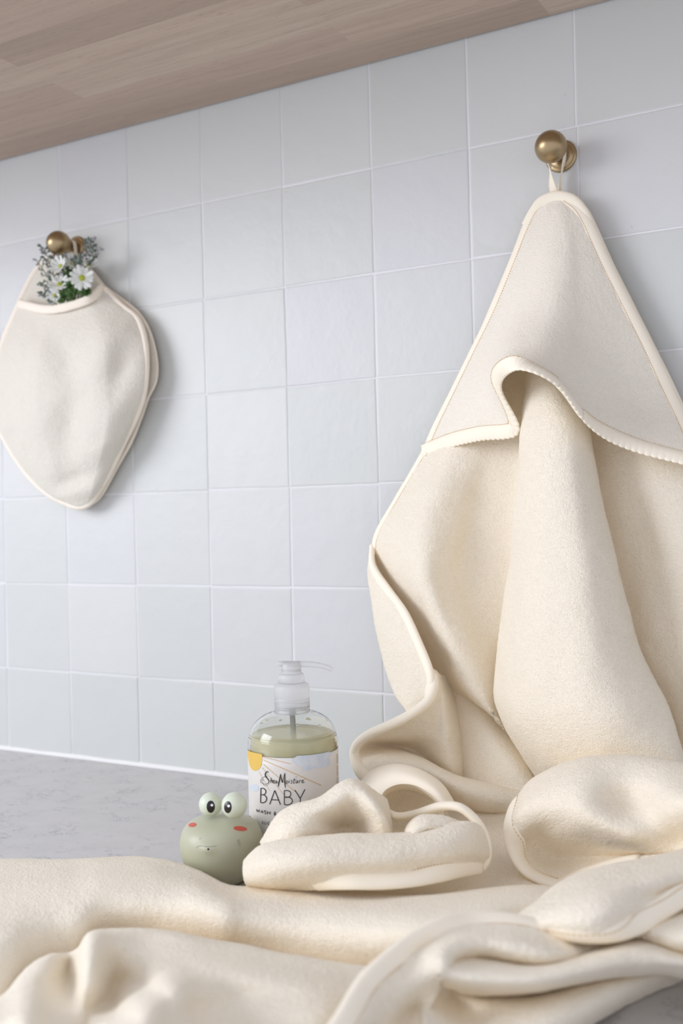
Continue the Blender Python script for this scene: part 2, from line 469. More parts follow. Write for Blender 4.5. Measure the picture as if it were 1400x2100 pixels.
binding(bind, H[:8*8+4, 0], H[:8*8+4, 3] - H[:8*8+4, 0], .0047, .0026, .35, stitches)
binding(bind, H[:, -1], H[:, -4] - H[:, -1], .0058, .0026, .35, stitches)
# --- the edge curling forward and down to the counter
rows = [
 [(884,1372,.104),(889,1376,.098),(894,1380,.090),(900,1384,.080),(912,1386,.055)],
 [(888,1404,.110),(894,1408,.104),(899,1412,.098),(905,1416,.090),(922,1416,.055)],
 [(876,1436,.118),(890,1440,.108),(901,1444,.100),(913,1450,.092),(935,1448,.052)],
 [(840,1464,.126),(866,1474,.110),(895,1484,.098),(920,1495,.092),(948,1490,.05)],
 [(800,1485,.130),(835,1497,.108),(880,1512,.094),(924,1535,.092),(958,1530,.05)],
 [(762,1502,.130),(800,1513,.104),(860,1528,.078),(926,1575,.090),(966,1570,.05)],
 [(734,1522,.126),(774,1522,.094),(845,1535,.070),(928,1598,.080),(970,1605,.05)],
 [(724,1544,.124),(764,1532,.096),(835,1545,.080),(925,1600,.084),(1010,1640,.07)],
 [(727,1566,.128),(768,1545,.112),(850,1552,.104),(940,1594,.108),(1060,1622,.09)],
 [(735,1586,.134),(778,1562,.124),(862,1572,.120),(955,1618,.122),(1075,1640,.10)],
 [(748,1600,.134),(790,1580,.124),(872,1592,.116),(965,1645,.118),(1085,1660,.098)],
 [(760,1612,.120),(805,1600,.110),(885,1615,.095),(975,1670,.098),(1090,1680,.085)],
]
G = patch(rows, 'D', 8, 2, .0004, 3); grid_into(body, G)
binding(bind, G[3:, 0], G[3:, 3] - G[3:, 0], .0052, .0036, .45)
# --- sheet seen between the curl and the centre fold
rows = [
 [(850,1310,.026),(900,1325,.028),(965,1355,.030),(1035,1395,.030),(1062,1420,.030)],
 [(870,1350,.030),(920,1365,.036),(980,1400,.036),(1040,1440,.036),(1066,1460,.034)],
 [(880,1400,.040),(935,1415,.046),(990,1450,.052),(1040,1495,.052),(1085,1500,.040)],
 [(895,1470,.045),(945,1480,.062),(1000,1505,.074),(1056,1540,.072),(1105,1545,.045)],
 [(905,1540,.050),(955,1545,.072),(1020,1565,.086),(1080,1590,.084),(1125,1600,.050)],
 [(920,1600,.055),(970,1612,.080),(1040,1635,.094),(1104,1645,.092),(1145,1655,.060)],
 [(935,1660,.06),(985,1670,.085),(1050,1690,.10),(1110,1700,.10),(1160,1705,.07)],
]
grid_into(body, patch(rows, 'D', 8, 2, .0004, 4))
grid_into(body, patch([[(905,1370,.020),(985,1370,.020),(1075,1390,.020)],[(920,1450,.022),(1000,1450,.022),(1085,1450,.022)],[(940,1530,.03),(1020,1530,.03),(1100,1530,.03)]], 'D', 8, 1))
# --- cap shaped loop below the curl
rows = [
 [(742,1612,.135),(760,1588,.135),(800,1572,.135),(850,1580,.135),(900,1612,.135),(925,1650,.135)],
 [(738,1604,.165),(760,1580,.16),(805,1566,.158),(858,1574,.158),(905,1605,.162),(934,1650,.165)],
 [(752,1614,.185),(775,1596,.182),(812,1584,.18),(858,1592,.18),(898,1618,.184),(925,1654,.186)],
 [(776,1634,.19),(790,1617,.188),(818,1606,.186),(852,1609,.186),(884,1626,.188),(906,1646,.19)],
 [(778,1640,.184),(792,1622,.182),(818,1611,.180),(852,1614,.180),(883,1632,.182),(904,1652,.184)],
 [(772,1660,.150),(790,1640,.145),(818,1628,.14),(852,1630,.14),(888,1645,.145),(915,1668,.155)],
 [(766,1700,.150),(790,1700,.140),(818,1700,.138),(852,1700,.138),(892,1700,.142),(930,1710,.150)],
]
C = patch(rows, 'D', 8, 1, .0002, 5); grid_into(body, C[38:]); grid_into(bind, C[:42], amp=0)
# --- sheet resting on the counter behind the loops
rows = [
 [(760,1640,.06),(830,1650,.08),(920,1650,.095),(1010,1665,.10),(1080,1670,.10),(1180,1690,.10)],
 [(750,1690,.14),(830,1690,.13),(920,1690,.13),(1020,1700,.125),(1080,1710,.13),(1180,1715,.125)],
 [(750,1730,.19),(830,1735,.18),(920,1730,.17),(1015,1755,.16),(1080,1750,.155),(1180,1760,.15)],
 [(750,1790,.25),(830,1790,.235),(920,1790,.22),(1015,1795,.20),(1080,1785,.19),(1180,1800,.19)],
 [(750,1850,.29),(830,1845,.275),(920,1845,.255),(1020,1845,.235),(1080,1840,.23),(1180,1840,.225)],
]
grid_into(body, patch(rows, 'D', 8, 2, .0008, 6))
# --- big loop on the right
rows = [
 [(1062,1665,.15),(1115,1612,.125),(1200,1578,.12),(1300,1572,.12),(1400,1588,.12),(1490,1610,.12)],
 [(1050,1655,.18),(1096,1598,.165),(1190,1558,.162),(1300,1553,.162),(1400,1568,.162),(1490,1592,.16)],
 [(1038,1690,.198),(1092,1640,.205),(1190,1592,.200),(1300,1596,.190),(1400,1610,.205),(1490,1630,.20)],
 [(1039,1718,.204),(1098,1680,.208),(1190,1640,.222),(1290,1650,.196),(1400,1655,.226),(1490,1670,.22)],
 [(1046,1748,.208),(1104,1712,.190),(1190,1690,.222),(1290,1705,.222),(1390,1715,.205),(1490,1710,.22)],
 [(1062,1776,.210),(1112,1745,.180),(1195,1735,.188),(1285,1738,.205),(1390,1745,.205),(1490,1745,.21)],
 [(1090,1800,.212),(1132,1775,.182),(1200,1762,.180),(1280,1754,.190),(1390,1752,.198),(1490,1752,.20)],
 [(1146,1822,.218),(1170,1805,.204),(1220,1784,.205),(1290,1764,.206),(1390,1756,.21),(1490,1756,.21)],
]
K = patch(rows, 'D', 9, 2, .0004, 7); grid_into(body, K)
binding(bind, K[9:, 0], K[9:, 3] - K[9:, 0], .0072, .0026, .7, stitches)
binding(bind, K[-1, :30], K[-4, :30] - K[-1, :30], .0050, .0026, .55)
# --- long loop in front of the bottle
rows = [  # mound behind
 [(560,1740,.278),(590,1700,.258),(640,1670,.235),(700,1640,.232),(755,1625,.22),(800,1700,.20)],
 [(536,1728,.280),(565,1680,.275),(600,1655,.27),(655,1640,.265),(720,1600,.245),(790,1640,.21)],
 [(540,1735,.295),(580,1690,.295),(625,1670,.29),(680,1652,.28),(740,1612,.26),(800,1690,.22)],
 [(560,1740,.300),(600,1712,.300),(650,1700,.285),(700,1690,.25),(765,1650,.272),(803,1715,.235)],
 [(580,1745,.300),(620,1730,.292),(670,1722,.270),(720,1700,.245),(780,1690,.268),(806,1728,.25)],
 [(590,1760,.29),(630,1755,.28),(680,1750,.265),(730,1740,.25),(775,1740,.26),(810,1745,.25)],
]
grid_into(body, patch(rows, 'D', 9, 2, .0003, 8))
rows = [  # front roll
 [(518,1760,.285),(560,1745,.29),(620,1740,.285),(700,1735,.275),(780,1735,.262),(850,1730,.25),(920,1715,.235),(975,1712,.225),(996,1730,.215)],
 [(505,1764,.305),(540,1735,.31),(610,1722,.305),(700,1714,.295),(780,1712,.28),(850,1708,.265),(920,1690,.25),(975,1690,.235),(998,1722,.225)],
 [(501,1780,.318),(545,1760,.335),(620,1745,.332),(700,1738,.320),(780,1735,.305),(850,1730,.290),(920,1718,.272),(972,1712,.252),(1001,1740,.235)],
 [(502,1797,.322),(548,1785,.340),(620,1774,.340),(700,1768,.328),(780,1764,.313),(850,1758,.297),(920,1748,.279),(968,1744,.258),(1000,1757,.238)],
 [(505,1810,.318),(550,1806,.334),(620,1800,.334),(700,1794,.324),(780,1790,.310),(850,1782,.294),(915,1772,.277),(960,1767,.256),(990,1775,.238)],
 [(515,1822,.305),(560,1822,.315),(620,1822,.318),(700,1820,.326),(780,1820,.316),(850,1814,.302),(905,1804,.285),(950,1794,.262),(985,1788,.242)],
]
L = patch(rows, 'D', 9, 2, .0003, 9); grid_into(body, L)
binding(bind, L[-1, 22:], L[-4, 22:] - L[-1, 22:], .0062, .0026, .75, stitches)
rows = [  # tongue behind the roll
 [(826,1740,.24),(834,1700,.235),(865,1680,.232),(910,1685,.228),(955,1705,.224),(985,1735,.22)],
 [(830,1745,.26),(836,1700,.258),(865,1675,.252),(915,1678,.245),(960,1700,.238),(990,1735,.23)],
 [(838,1750,.27),(846,1715,.275),(872,1698,.27),(915,1700,.26),(955,1718,.25),(985,1745,.24)],
]
grid_into(body, patch(rows, 'D', 8, 1, .0002, 10))
rim = np.array([PD(*q) for q in [(786,1664,.20),(812,1675,.214),(845,1672,.222),(876,1662,.228),(905,1654,.230),(940,1656,.230),(968,1676,.228),(988,1704,.228),(998,1735,.232),(998,1762,.236),(988,1780,.238)]])
rim = cr(rim, 8)
binding(bind, rim, np.tile(np.array([0, .4, -1.0]), (len(rim), 1)), .0031, .0031, 0)
# --- foreground: broad roll across the counter
px = [-120, 0, 60, 110, 160, 210, 300, 360, 410, 460, 500, 560, 640, 740, 860, 980, 1080, 1160]
sil = [1762, 1765, 1765, 1766, 1765, 1762, 1761, 1772, 1790, 1816, 1822, 1816, 1818, 1832, 1838, 1828, 1818, 1822]
low = [2100, 2046, 1990, 1962, 1952, 1922, 1918, 1924, 1930, 1938, 1944, 1954, 1968, 1986, 1990, 1960, 1930, 1910]
hc =  [.030, .032, .033, .034, .035, .037, .037, .036, .037, .036, .033, .032, .032, .036, .044, .046, .044, .040]
rows = []
for fr, hf, dy in ((0, .02, 5), (0, .60, 0), (.10, .78, 0), (.26, 1.0, 0), (.46, .98, 0), (.66, .80, 0), (.85, .52, 0), (1.0, .22, 4), (1.03, .03, 10)):
    rows.append([(x, s + (l - s) * fr + (30 if dy == 5 and 350 < x < 600 else dy), max(.0015, h * hf)) for x, s, l, h in zip(px, sil, low, hc)])
W = patch(rows, 'H', 8, 3, .001, 12); grid_into(body, W, amp=.0002, wob=.0005)
# --- foreground: front left folds
px =  [-120, 0, 55, 100, 140, 165, 185, 230, 290, 350, 410, 480, 560, 650, 740, 850]
t1 =  [2110, 2052, 1992, 1963, 1958, 1945, 1916, 1910, 1908, 1914, 1928, 1940, 1955, 1970, 1986, 1996]
hh1 = [.020, .024, .030, .032, .026, .030, .044, .042, .040, .038, .035, .032, .030, .028, .026, .024]
h2 =  [.030, .034, .038, .036, .022, .036, .052, .044, .040, .040, .040, .038, .036, .034, .030, .026]
h3 =  [.034, .036, .040, .034, .020, .034, .052, .034, .036, .042, .044, .044, .042, .038, .032, .026]
h4 =  [.036, .038, .042, .034, .026, .034, .044, .022, .034, .056, .047, .038, .038, .038, .032, .024]
h5 =  [.038, .040, .044, .036, .032, .032, .030, .024, .056, .052, .040, .034, .036, .038, .030, .022]
h6 =  [.036, .038, .042, .036, .032, .028, .028, .050, .056, .046, .036, .032, .034, .034, .028, .02]
rows = [[(x, y + 8, .006) for x, y in zip(px, t1)], [(x, y, h) for x, y, h in zip(px, t1, hh1)]]
for k, (fr, hh) in enumerate(((.16, h2), (.36, h3), (.58, h4), (.8, h5), (1.05, h6), (1.3, h6))):
    rows.append([(x, y + (2110 - y if y < 2080 else 40) * fr, h) for x, y, h in zip(px, t1, hh)])
V = patch(rows, 'H', 8, 3, .0008, 13); grid_into(body, V, amp=.0002, wob=.0005)
# --- foreground right: piled folds; upper fold with bound edge
rows = [
 [(650,2150,.046),(698,2080,.052),(742,2008,.056),(796,1957,.059),(850,1917,.062),(905,1889,.064),(970,1877,.062),(1060,1882,.059),(1130,1902,.053),(1200,1914,.045),(1300,1914,.036)],
 [(690,2160,.040),(735,2100,.046),(780,2036,.050),(828,1984,.053),(868,1942,.056),(912,1922,.058),(974,1910,.058),(1060,1914,.056),(1130,1930,.051),(1200,1934,.044),(1300,1922,.036)],
 [(740,2160,.034),(775,2110,.036),(812,2058,.042),(848,2006,.050),(886,1958,.058),(925,1940,.060),(985,1934,.058),(1062,1942,.056),(1132,1956,.051),(1205,1948,.043),(1300,1928,.036)],
 [(800,2160,.026),(822,2120,.028),(846,2070,.032),(872,2020,.046),(904,1974,.058),(932,1958,.056),(985,1954,.050),(1066,1966,.049),(1136,1970,.046),(1210,1954,.040),(1300,1934,.034)],
 [(850,2170,.036),(862,2130,.036),(876,2090,.034),(896,2030,.040),(912,1996,.054),(936,1972,.048),(985,1964,.036),(1070,1980,.036),(1140,1976,.036),(1214,1956,.034),(1300,1938,.030)],
]
X = patch(rows, 'H', 9, 2, .0005, 14); grid_into(body, X)
binding(bind, X[0, :], X[4, :] - X[0, :], .0056, .0026, .6, stitches)
rows = [ # middle fold
 [(930,1990,.020),(980,1958,.028),(1080,1972,.030),(1150,1962,.032),(1220,1935,.034),(1300,1912,.036),(1400,1935,.036),(1500,1950,.03)],
 [(896,1990,.050),(950,1962,.044),(1080,1984,.042),(1150,1976,.042),(1220,1952,.042),(1300,1928,.042),(1400,1960,.040),(1500,1975,.034)],
 [(900,1996,.055),(960,1985,.052),(1080,2000,.050),(1160,1990,.050),(1240,1970,.050),(1310,1955,.048),(1400,1972,.044),(1500,1990,.036)],
 [(905,2004,.050),(965,2012,.050),(1080,2018,.047),(1170,2004,.046),(1250,1985,.046),(1330,1975,.044),(1400,1986,.038),(1500,2000,.03)],
 [(912,2016,.036),(970,2034,.034),(1080,2034,.032),(1180,2014,.032),(1260,1998,.032),(1340,1993,.030),(1400,2000,.026),(1500,2010,.02)],
 [(925,2020,.02),(975,2036,.020),(1080,2034,.018),(1180,2014,.018),(1260,1998,.016),(1340,1993,.014),(1400,1998,.010),(1500,2005,.008)],
]
grid_into(body, patch(rows, 'H', 9, 2, .0004, 15))
rows = [ # lowest fold, resting on the counter
 [(850,1975,.034),(905,1995,.026),(985,2020,.014),(1080,2020,.014),(1180,2002,.014),(1280,1985,.012),(1350,1990,.008),(1420,1990,.004)],
 [(856,2020,.034),(915,2030,.022),(990,2052,.026),(1085,2050,.028),(1185,2028,.028),(1275,2008,.024),(1345,2000,.016),(1405,2000,.006)],
 [(862,2060,.036),(930,2060,.020),(1010,2085,.028),(1100,2080,.032),(1190,2055,.031),(1270,2028,.025),(1340,2012,.014),(1392,2006,.004)],
 [(870,2110,.040),(945,2110,.026),(1040,2125,.030),(1120,2115,.030),(1190,2085,.026),(1262,2052,.018),(1330,2028,.008),(1375,2016,.002)],
 [(880,2160,.036),(960,2160,.030),(1070,2165,.028),(1130,2140,.018),(1190,2108,.010),(1252,2074,.004),(1310,2042,.001),(1362,2020,.0006)],
]
grid_into(body, patch(rows, 'H', 9, 2, .0004, 16))
rows = [ # upper right lap of the towel
 [(1050,1910,.030),(1095,1872,.036),(1150,1832,.038),(1200,1800,.040),(1260,1788,.040),(1340,1775,.040),(1420,1755,.040),(1520,1740,.04)],
 [(1062,1884,.048),(1105,1848,.052),(1150,1815,.055),(1200,1792,.058),(1260,1777,.060),(1330,1765,.060),(1420,1742,.060),(1520,1730,.06)],
 [(1066,1890,.053),(1115,1868,.060),(1165,1846,.066),(1215,1828,.070),(1270,1815,.071),(1335,1805,.071),(1420,1785,.070),(1520,1770,.07)],
 [(1072,1898,.053),(1125,1886,.060),(1180,1875,.066),(1235,1864,.069),(1285,1852,.068),(1340,1835,.064),(1420,1805,.066),(1520,1790,.066)],
 [(1080,1902,.052),(1135,1902,.057),(1195,1905,.060),(1250,1898,.061),(1298,1880,.060),(1345,1855,.062),(1420,1812,.066),(1520,1795,.066)],
 [(1090,1906,.048),(1140,1916,.051),(1200,1924,.053),(1262,1922,.053),(1315,1905,.054),(1360,1878,.056),(1430,1838,.060),(1520,1815,.06)],
]
Y = patch(rows, 'H', 9, 2, .0005, 17); grid_into(body, Y)
binding(bind, Y[-1, :], Y[-5, :] - Y[-1, :], .0060, .0030, .6, stitches)
rows = [ # small lap tucked under the upper right edge
 [(1280,1905,.044),(1340,1878,.046),(1400,1855,.048),(1500,1830,.05)],
 [(1292,1915,.047),(1345,1905,.052),(1405,1895,.055),(1500,1885,.055)],
 [(1300,1918,.045),(1345,1925,.048),(1405,1930,.052),(1500,1935,.052)],
 [(1306,1922,.040),(1345,1940,.040),(1405,1956,.040),(1500,1975,.038)],
]
grid_into(body, patch(rows, 'H', 9, 2, .0004, 18))

towel = empty('hooded_towel', tuple(PD(1145, 640, .02)))
tag(towel, 'large cream hooded terry towel hanging from the right brass knob and piled over the counter', 'towel')
for p in body.v: p[2] = max(p[2], .0018)
tb = body.build('terry_sheet', M_terry, towel)
so = tb.modifiers.new('thickness', 'SOLIDIFY'); so.thickness = .0030; so.offset = 0
# --- hood
rows = [
 R(408, (1120,.020),(1125,.020),(1130,.021),(1134,.021),(1138,.021),(1142,.021),(1146,.021),(1150,.021),(1155,.020),(1160,.020),(1166,.019)),
 R(440, (1090,.019),(1100,.022),(1110,.024),(1120,.026),(1130,.027),(1140,.028),(1150,.028),(1160,.027),(1172,.025),(1185,.023),(1200,.020)),
 R(540, (1050,.021),(1064,.028),(1080,.032),(1096,.036),(1112,.040),(1128,.042),(1146,.042),(1165,.040),(1188,.034),(1215,.028),(1246,.021)),
 R(640, (1008,.022),(1026,.030),(1046,.038),(1062,.046),(1076,.054),(1100,.062),(1130,.064),(1160,.058),(1198,.046),(1245,.034),(1296,.022)),
 [(968,722,.023),(990,715,.032),(1012,712,.042),(1028,710,.058),(1040,708,.080),(1068,708,.092),(1105,710,.094),(1148,715,.082),(1200,722,.060),(1265,728,.040),(1338,724,.023)],
 [(925,810,.024),(952,800,.034),(982,790,.046),(1006,770,.062),(1020,745,.090),(1050,735,.112),(1090,742,.116),(1140,765,.104),(1200,800,.076),(1285,820,.046),(1376,806,.024)],
 [(890,880,.025),(930,866,.036),(968,850,.048),(1010,815,.062),(1014,768,.098),(1042,750,.124),(1092,755,.130),(1145,785,.118),(1205,850,.088),(1295,880,.062),(1410,880,.035)],
 [(868,934,.026),(925,912,.038),(985,898,.052),(1062,884,.068),(1024,796,.094),(1046,758,.128),(1094,762,.136),(1150,796,.124),(1208,872,.096),(1290,918,.074),(1440,958,.062)],
]
hood = MB(); HD = patch(rows, 'D', 9, 2, .0004, 20); grid_into(hood, HD, amp=.00016, wob=.0004)
ho = hood.build('hood', M_terryw, towel)
so = ho.modifiers.new('thickness', 'SOLIDIFY'); so.thickness = .0026; so.offset = 0
binding(bind, HD[:, 0], HD[:, 3] - HD[:, 0], .0048, .0026, .35, stitches)
binding(bind, HD[:, -1], HD[:, -4] - HD[:, -1], .0058, .0026, .35, stitches)
arc = cr(np.array([PD(*q) for q in [(1076,462,.019),(1092,432,.0205),(1110,410,.0215),(1143,399,.022),(1174,407,.0215),(1196,430,.0205),(1214,464,.019)]]), 8)
binding(bind, arc, np.array(PD(1145, 500, .022)) - arc, .0052, .0027, .35)
bd = bind.build('edge_binding', M_bind, towel); bd['label'] = 'smooth cream edge binding'
# scalloped tape along the hood hem
E = HD[-1]; 
A = HD[-6] - HD[-1]
T = np.gradient(E, axis=0); T /= np.linalg.norm(T, axis=1)[:, None]
L_ = np.concatenate([[0], np.cumsum(np.linalg.norm(np.diff(E, axis=0), axis=1))])
S = np.linspace(0, L_[-1], 700)
Ei = np.stack([np.interp(S, L_, E[:, k]) for k in range(3)], 1)
up = np.stack([np.interp(S, L_, A[:, k]) for k in range(3)], 1)
up /= np.linalg.norm(up, axis=1)[:, None]
for _ in range(60): up[1:-1] = (up[:-2] + up[2:] + up[1:-1]) / 3
Ti = np.gradient(Ei, axis=0); Ti /= np.linalg.norm(Ti, axis=1)[:, None]
up -= Ti * (up * Ti).sum(1)[:, None]; up /= np.linalg.norm(up, axis=1)[:, None]
Ni = np.cross(Ti, up); 
s_ = np.sign((Ni * (CAM - Ei)).sum(1)); 
Ni = Ni * np.where(Ni[:, 1:2] > 0, -1, 1)
hem = MB(); vs = []
prof = [(-.0028, .0), (-.0023, .0008), (-.0012, .0012), (.0015, .0022), (.0092, .0024), (.0100, .0016), (.0100, -.0014), (.005, -.0020), (-.0012, -.0012), (-.0023, -.0008)]
for i in range(len(Ei)):
    sc = 1 - abs(math.sin(math.pi * S[i] / .0052)) ** .8
    for a, b in prof:
        aa = a + (.0010 * sc if a < -.001 else 0)
        rip = 1
        vs.append(Ei[i] + up[i] * aa + Ni[i] * b * rip)
hem.add(vs, grid_faces(len(Ei), len(prof), closed=True))
ht = hem.build('hood_hem_tape', M_bind, towel); ht['label'] = 'scalloped cream tape along the hood hem'
s = .001
while s < L_[-1] - .002:
    q = [np.array([np.interp(u, S, (Ei + up * .0098 + Ni * .0026)[:, k]) for k in range(3)]) for u in (s, s + .0012)]
    tv, tf = tube(np.array(q), .00024, 5); stitches.add(tv, tf); s += .0021
st = stitches.build('stitching', M_stitch, towel); st['label'] = 'fine tan stitches beside the binding'

# ------------------------------------------------------------------ brass knobs
def knob(cx, cz, label):
    root = empty('wall_knob', (cx, 0, cz))  # round knob: base plate, neck and ball
    tag(root, label, 'wall knob', 'round brass knobs on the tiled wall')
    pr = [(0, 0), (.0125, 0), (.0137, .0006), (.0140, .0016), (.0136, .0026), (.0118, .0034), (.0112, .0032), (.0108, .0038), (.0085, .0048), (.0, .0052)]
    v, f = lathe([(r, h) for r, h in pr], (cx, 0, cz), (0, -1, 0), 56)
    mesh_obj('base_plate', v, f, M_brass, root)
    v, f = lathe([(0, .003), (.0062, .003), (.0058, .006), (.0050, .012), (.0052, .016), (.0062, .020), (.0, .021)], (cx, 0, cz), (0, -1, 0), 40)
    mesh_obj('neck', v, f, M_brass, root)
    rr = .0135; cy = .0295
    prof = [(rr * math.sin(math.pi * k / 28), cy - rr * math.cos(math.pi * k / 28)) for k in range(29)]
    v, f = lathe(prof, (cx, 0, cz), (0, -1, 0), 56)
    mesh_obj('ball', v, f, M_brass, root)
    return root
kr = PD(1129, 301, .0295)
kl = PD(120, 499, .0295)
knob(kr[0], kr[2], 'round brushed brass wall knob from which the large hooded towel hangs')
knob(kl[0], kl[2], 'round brushed brass wall knob above the flowers, holding the small wash mitt')

# hanging loop of the towel: flat tape round the knob neck
def ribbon(path, wdir, width, thick=.0009):
    path = np.asarray(path, float); K = len(path)
    T = np.gradient(path, axis=0); T /= np.linalg.norm(T, axis=1)[:, None]
    W = np.asarray(wdir, float)
    if W.ndim == 1: W = np.tile(W, (K, 1))
    W = W - T * (W * T).sum(1)[:, None]; W /= np.linalg.norm(W, axis=1)[:, None] + 1e-12
    N = np.cross(T, W); vs = []
    for i in range(K):
        for a, b in ((-1, 0), (-.92, .9), (0, 1), (.92, .9), (1, 0), (.92, -.9), (0, -1), (-.92, -.9)):
            vs.append(path[i] + W[i] * a * width / 2 + N[i] * b * thick / 2)
    f = grid_faces(K, 8, closed=True); f.append(tuple(range(8))[::-1]); f.append(tuple((K - 1) * 8 + k for k in range(8)))
    return vs, f
top = PD(1143, 400, .016)
x, z = kr[0], kr[2]
pth = [top + np.array([-.002, .002, -.004]), PD(1130, 372, .020), PD(1127, 345, .018)]
pth += [np.array([x - .0064, -.014, z - .003]), np.array([x - .0050, -.0130, z + .0050]), np.array([x + .0005, -.0125, z + .0066]), np.array([x + .0056, -.012, z + .0040]), np.array([x + .0060, -.0110, z - .004])]
pth += [PD(1152, 350, .009), PD(1147, 378, .010), top + np.array([.001, .003, -.004])]
pth = cr(np.array(pth), 10)
k = len(pth); wd = np.zeros((k, 3))
for i in range(k):
    u = i / (k - 1)
    ww = np.array([1.0, -.25, .1]) * max(0, 1 - u * 4.5) + np.array([.05, -1.0, 0]) * min(1, u * 4.5) * (1 if u < .72 else max(0, 1 - (u - .72) * 3.6)) + np.array([.75, -.7, .1]) * max(0, (u - .72) * 3.6)
    wd[i] = ww
v, f = ribbon(pth, wd, .0085, .0011)
lp = mesh_obj('hanging_loop', v, f, M_bind, towel)

# ------------------------------------------------------------------ small mitt on the left
mitt = empty('wash_mitt', tuple(PD(160, 760, .01)))
tag(mitt, 'small ivory terry wash mitt with flowers in its pocket, hanging on the left knob', 'wash mitt')
def outline_patch(out, depth, ctr, rings=9, cd=.0, n=6):
    "closed outline (px,py,D) filled towards a centre with a cushion profile"
    O = np.array(out, float)
    K = len(O)
    Oc = np.concatenate([O[-2:], O, O[:3]])
    dense = cr(Oc, n)[2 * n:(2 + K) * n]
    return dense
def fill(out, ctr, hfun, rings=26, n=8):
    d = outline_patch(out, None, ctr, n=n)
    M_ = len(d); vs = []
    for r in range(rings):
        u = r / rings
        for q in d:
            x = q[0] + (ctr[0] - q[0]) * u; y = q[1] + (ctr[1] - q[1]) * u
            D = q[2] + (ctr[2] - q[2]) * u
            vs.append(PD(x, y, D + hfun(x, y, u)))
    V_ = np.array(vs).reshape(rings, M_, 3)
    for _ in range(25):
        W_ = V_.copy()
        W_[1:-1] = (np.roll(V_, 1, 1)[1:-1] * 2 + np.roll(V_, -1, 1)[1:-1] * 2 + V_[:-2] + V_[2:]) / 6
        V_[2:, :, 1] = W_[2:, :, 1]
    vs = list(V_.reshape(-1, 3)); vs.append(V_[-1].mean(0))
    f = grid_faces(rings, M_, closed=True)
    for k in range(M_): f.append(((rings - 1) * M_ + k, (rings - 1) * M_ + (k + 1) % M_, rings * M_))
    return vs, f, np.array([PD(*q) for q in d])
def sm(a, b, x): 
    t_ = min(1, max(0, (x - a) / (b - a))); return t_ * t_ * (3 - 2 * t_)
def gauss(x, y, cx, cy, sx, sy, ang=0):
    c, s = math.cos(ang), math.sin(ang); dx, dy = x - cx, y - cy
    u, v = dx * c + dy * s, -dx * s + dy * c
    return math.exp(-(u * u / (2 * sx * sx) + v * v / (2 * sy * sy)))
# back layer
backo = [(132,516,.008),(152,520,.008),(172,540,.008),(195,566,.008),(215,590,.008),(245,612,.008),(280,640,.008),(304,678,.009),(319,735,.010),(318,780,.010),(302,815,.009),(290,850,.008),(268,905,.008),(240,955,.008),(206,1015,.007),(182,1034,.007),(160,1038,.007),(120,1020,.007),(66,975,.007),(30,915,.008),(5,860,.008),(-8,780,.008),(2,710,.008),(30,640,.008),(52,590,.008),(75,550,.008),(105,525,.008)]
bkf = lambda x, y, u: .004 * min(1, u * 6) + .004 * gauss(x, y, 305, 740, 30, 60)
v, f, eb = fill(backo, (150, 760, .010), bkf)
o = mesh_obj('back_layer', v, f, M_mitt, mitt)
mbb = MB()
def closed_bind(mb, E, ctr, wide, thick, inset=.3):
    E = np.concatenate([E, E[:1]]); A = np.array(ctr) - E
    binding(mb, E, A, wide, thick, inset)
closed_bind(mbb, eb, PD(150, 760, .01), .0036, .0022)
# pocket layer
pk = [(44,616,.018),(90,628,.028),(130,624,.032),(175,610,.030),(207,584,.018),(232,612,.016),(257,632,.016),(283,656,.018),(297,700,.022),(300,745,.026),(297,795,.024),(281,850,.020),(255,908,.018),(222,975,.016),(190,1024,.016),(165,1037,.016),(140,1032,.016),(103,1014,.016),(68,982,.016),(36,940,.016),(10,900,.018),(-10,850,.020),(-14,780,.020),(0,723,.020),(20,670,.018)]
def pkf(x, y, u):
    b = 1 - (1 - min(1, u * 2.2)) ** 2
    h = .016 * b
    h += b * (.006 * gauss(x, y, 75, 820, 38, 110, .15) - .0045 * gauss(x, y, 120, 712, 30, 34, -.5) - .005 * gauss(x, y, 148, 850, 24, 100, .08)
              + .007 * gauss(x, y, 190, 745, 26, 60, .6) - .005 * gauss(x, y, 246, 760, 20, 55, .35) + .006 * gauss(x, y, 215, 850, 30, 70, .3)
              - .006 * gauss(x, y, 150, 985, 34, 12, -.35) + .004 * gauss(x, y, 165, 1008, 32, 12, -.3))
    return h
Lc = cr(np.array([(44,616,.018),(20,670,.019),(0,723,.020),(-12,790,.020),(-8,860,.019),(12,905,.018),(36,945,.017),(68,986,.016),(103,1016,.016),(138,1033,.016)], float), 8)
Rc = cr(np.array([(207,584,.019),(250,627,.017),(283,656,.018),(298,705,.022),(300,760,.025),(294,810,.023),(278,858,.020),(252,912,.018),(221,976,.016),(190,1026,.016)], float), 8)
Tc = cr(np.array([(44,616,.018),(90,629,.028),(130,625,.032),(175,611,.030),(207,584,.019)], float), 16)
Bc = cr(np.array([(138,1033,.016),(150,1038,.016),(165,1040,.016),(179,1036,.016),(190,1026,.016)], float), 16)
nr, nc = len(Lc), len(Tc); GP = np.zeros((nr, nc, 3))
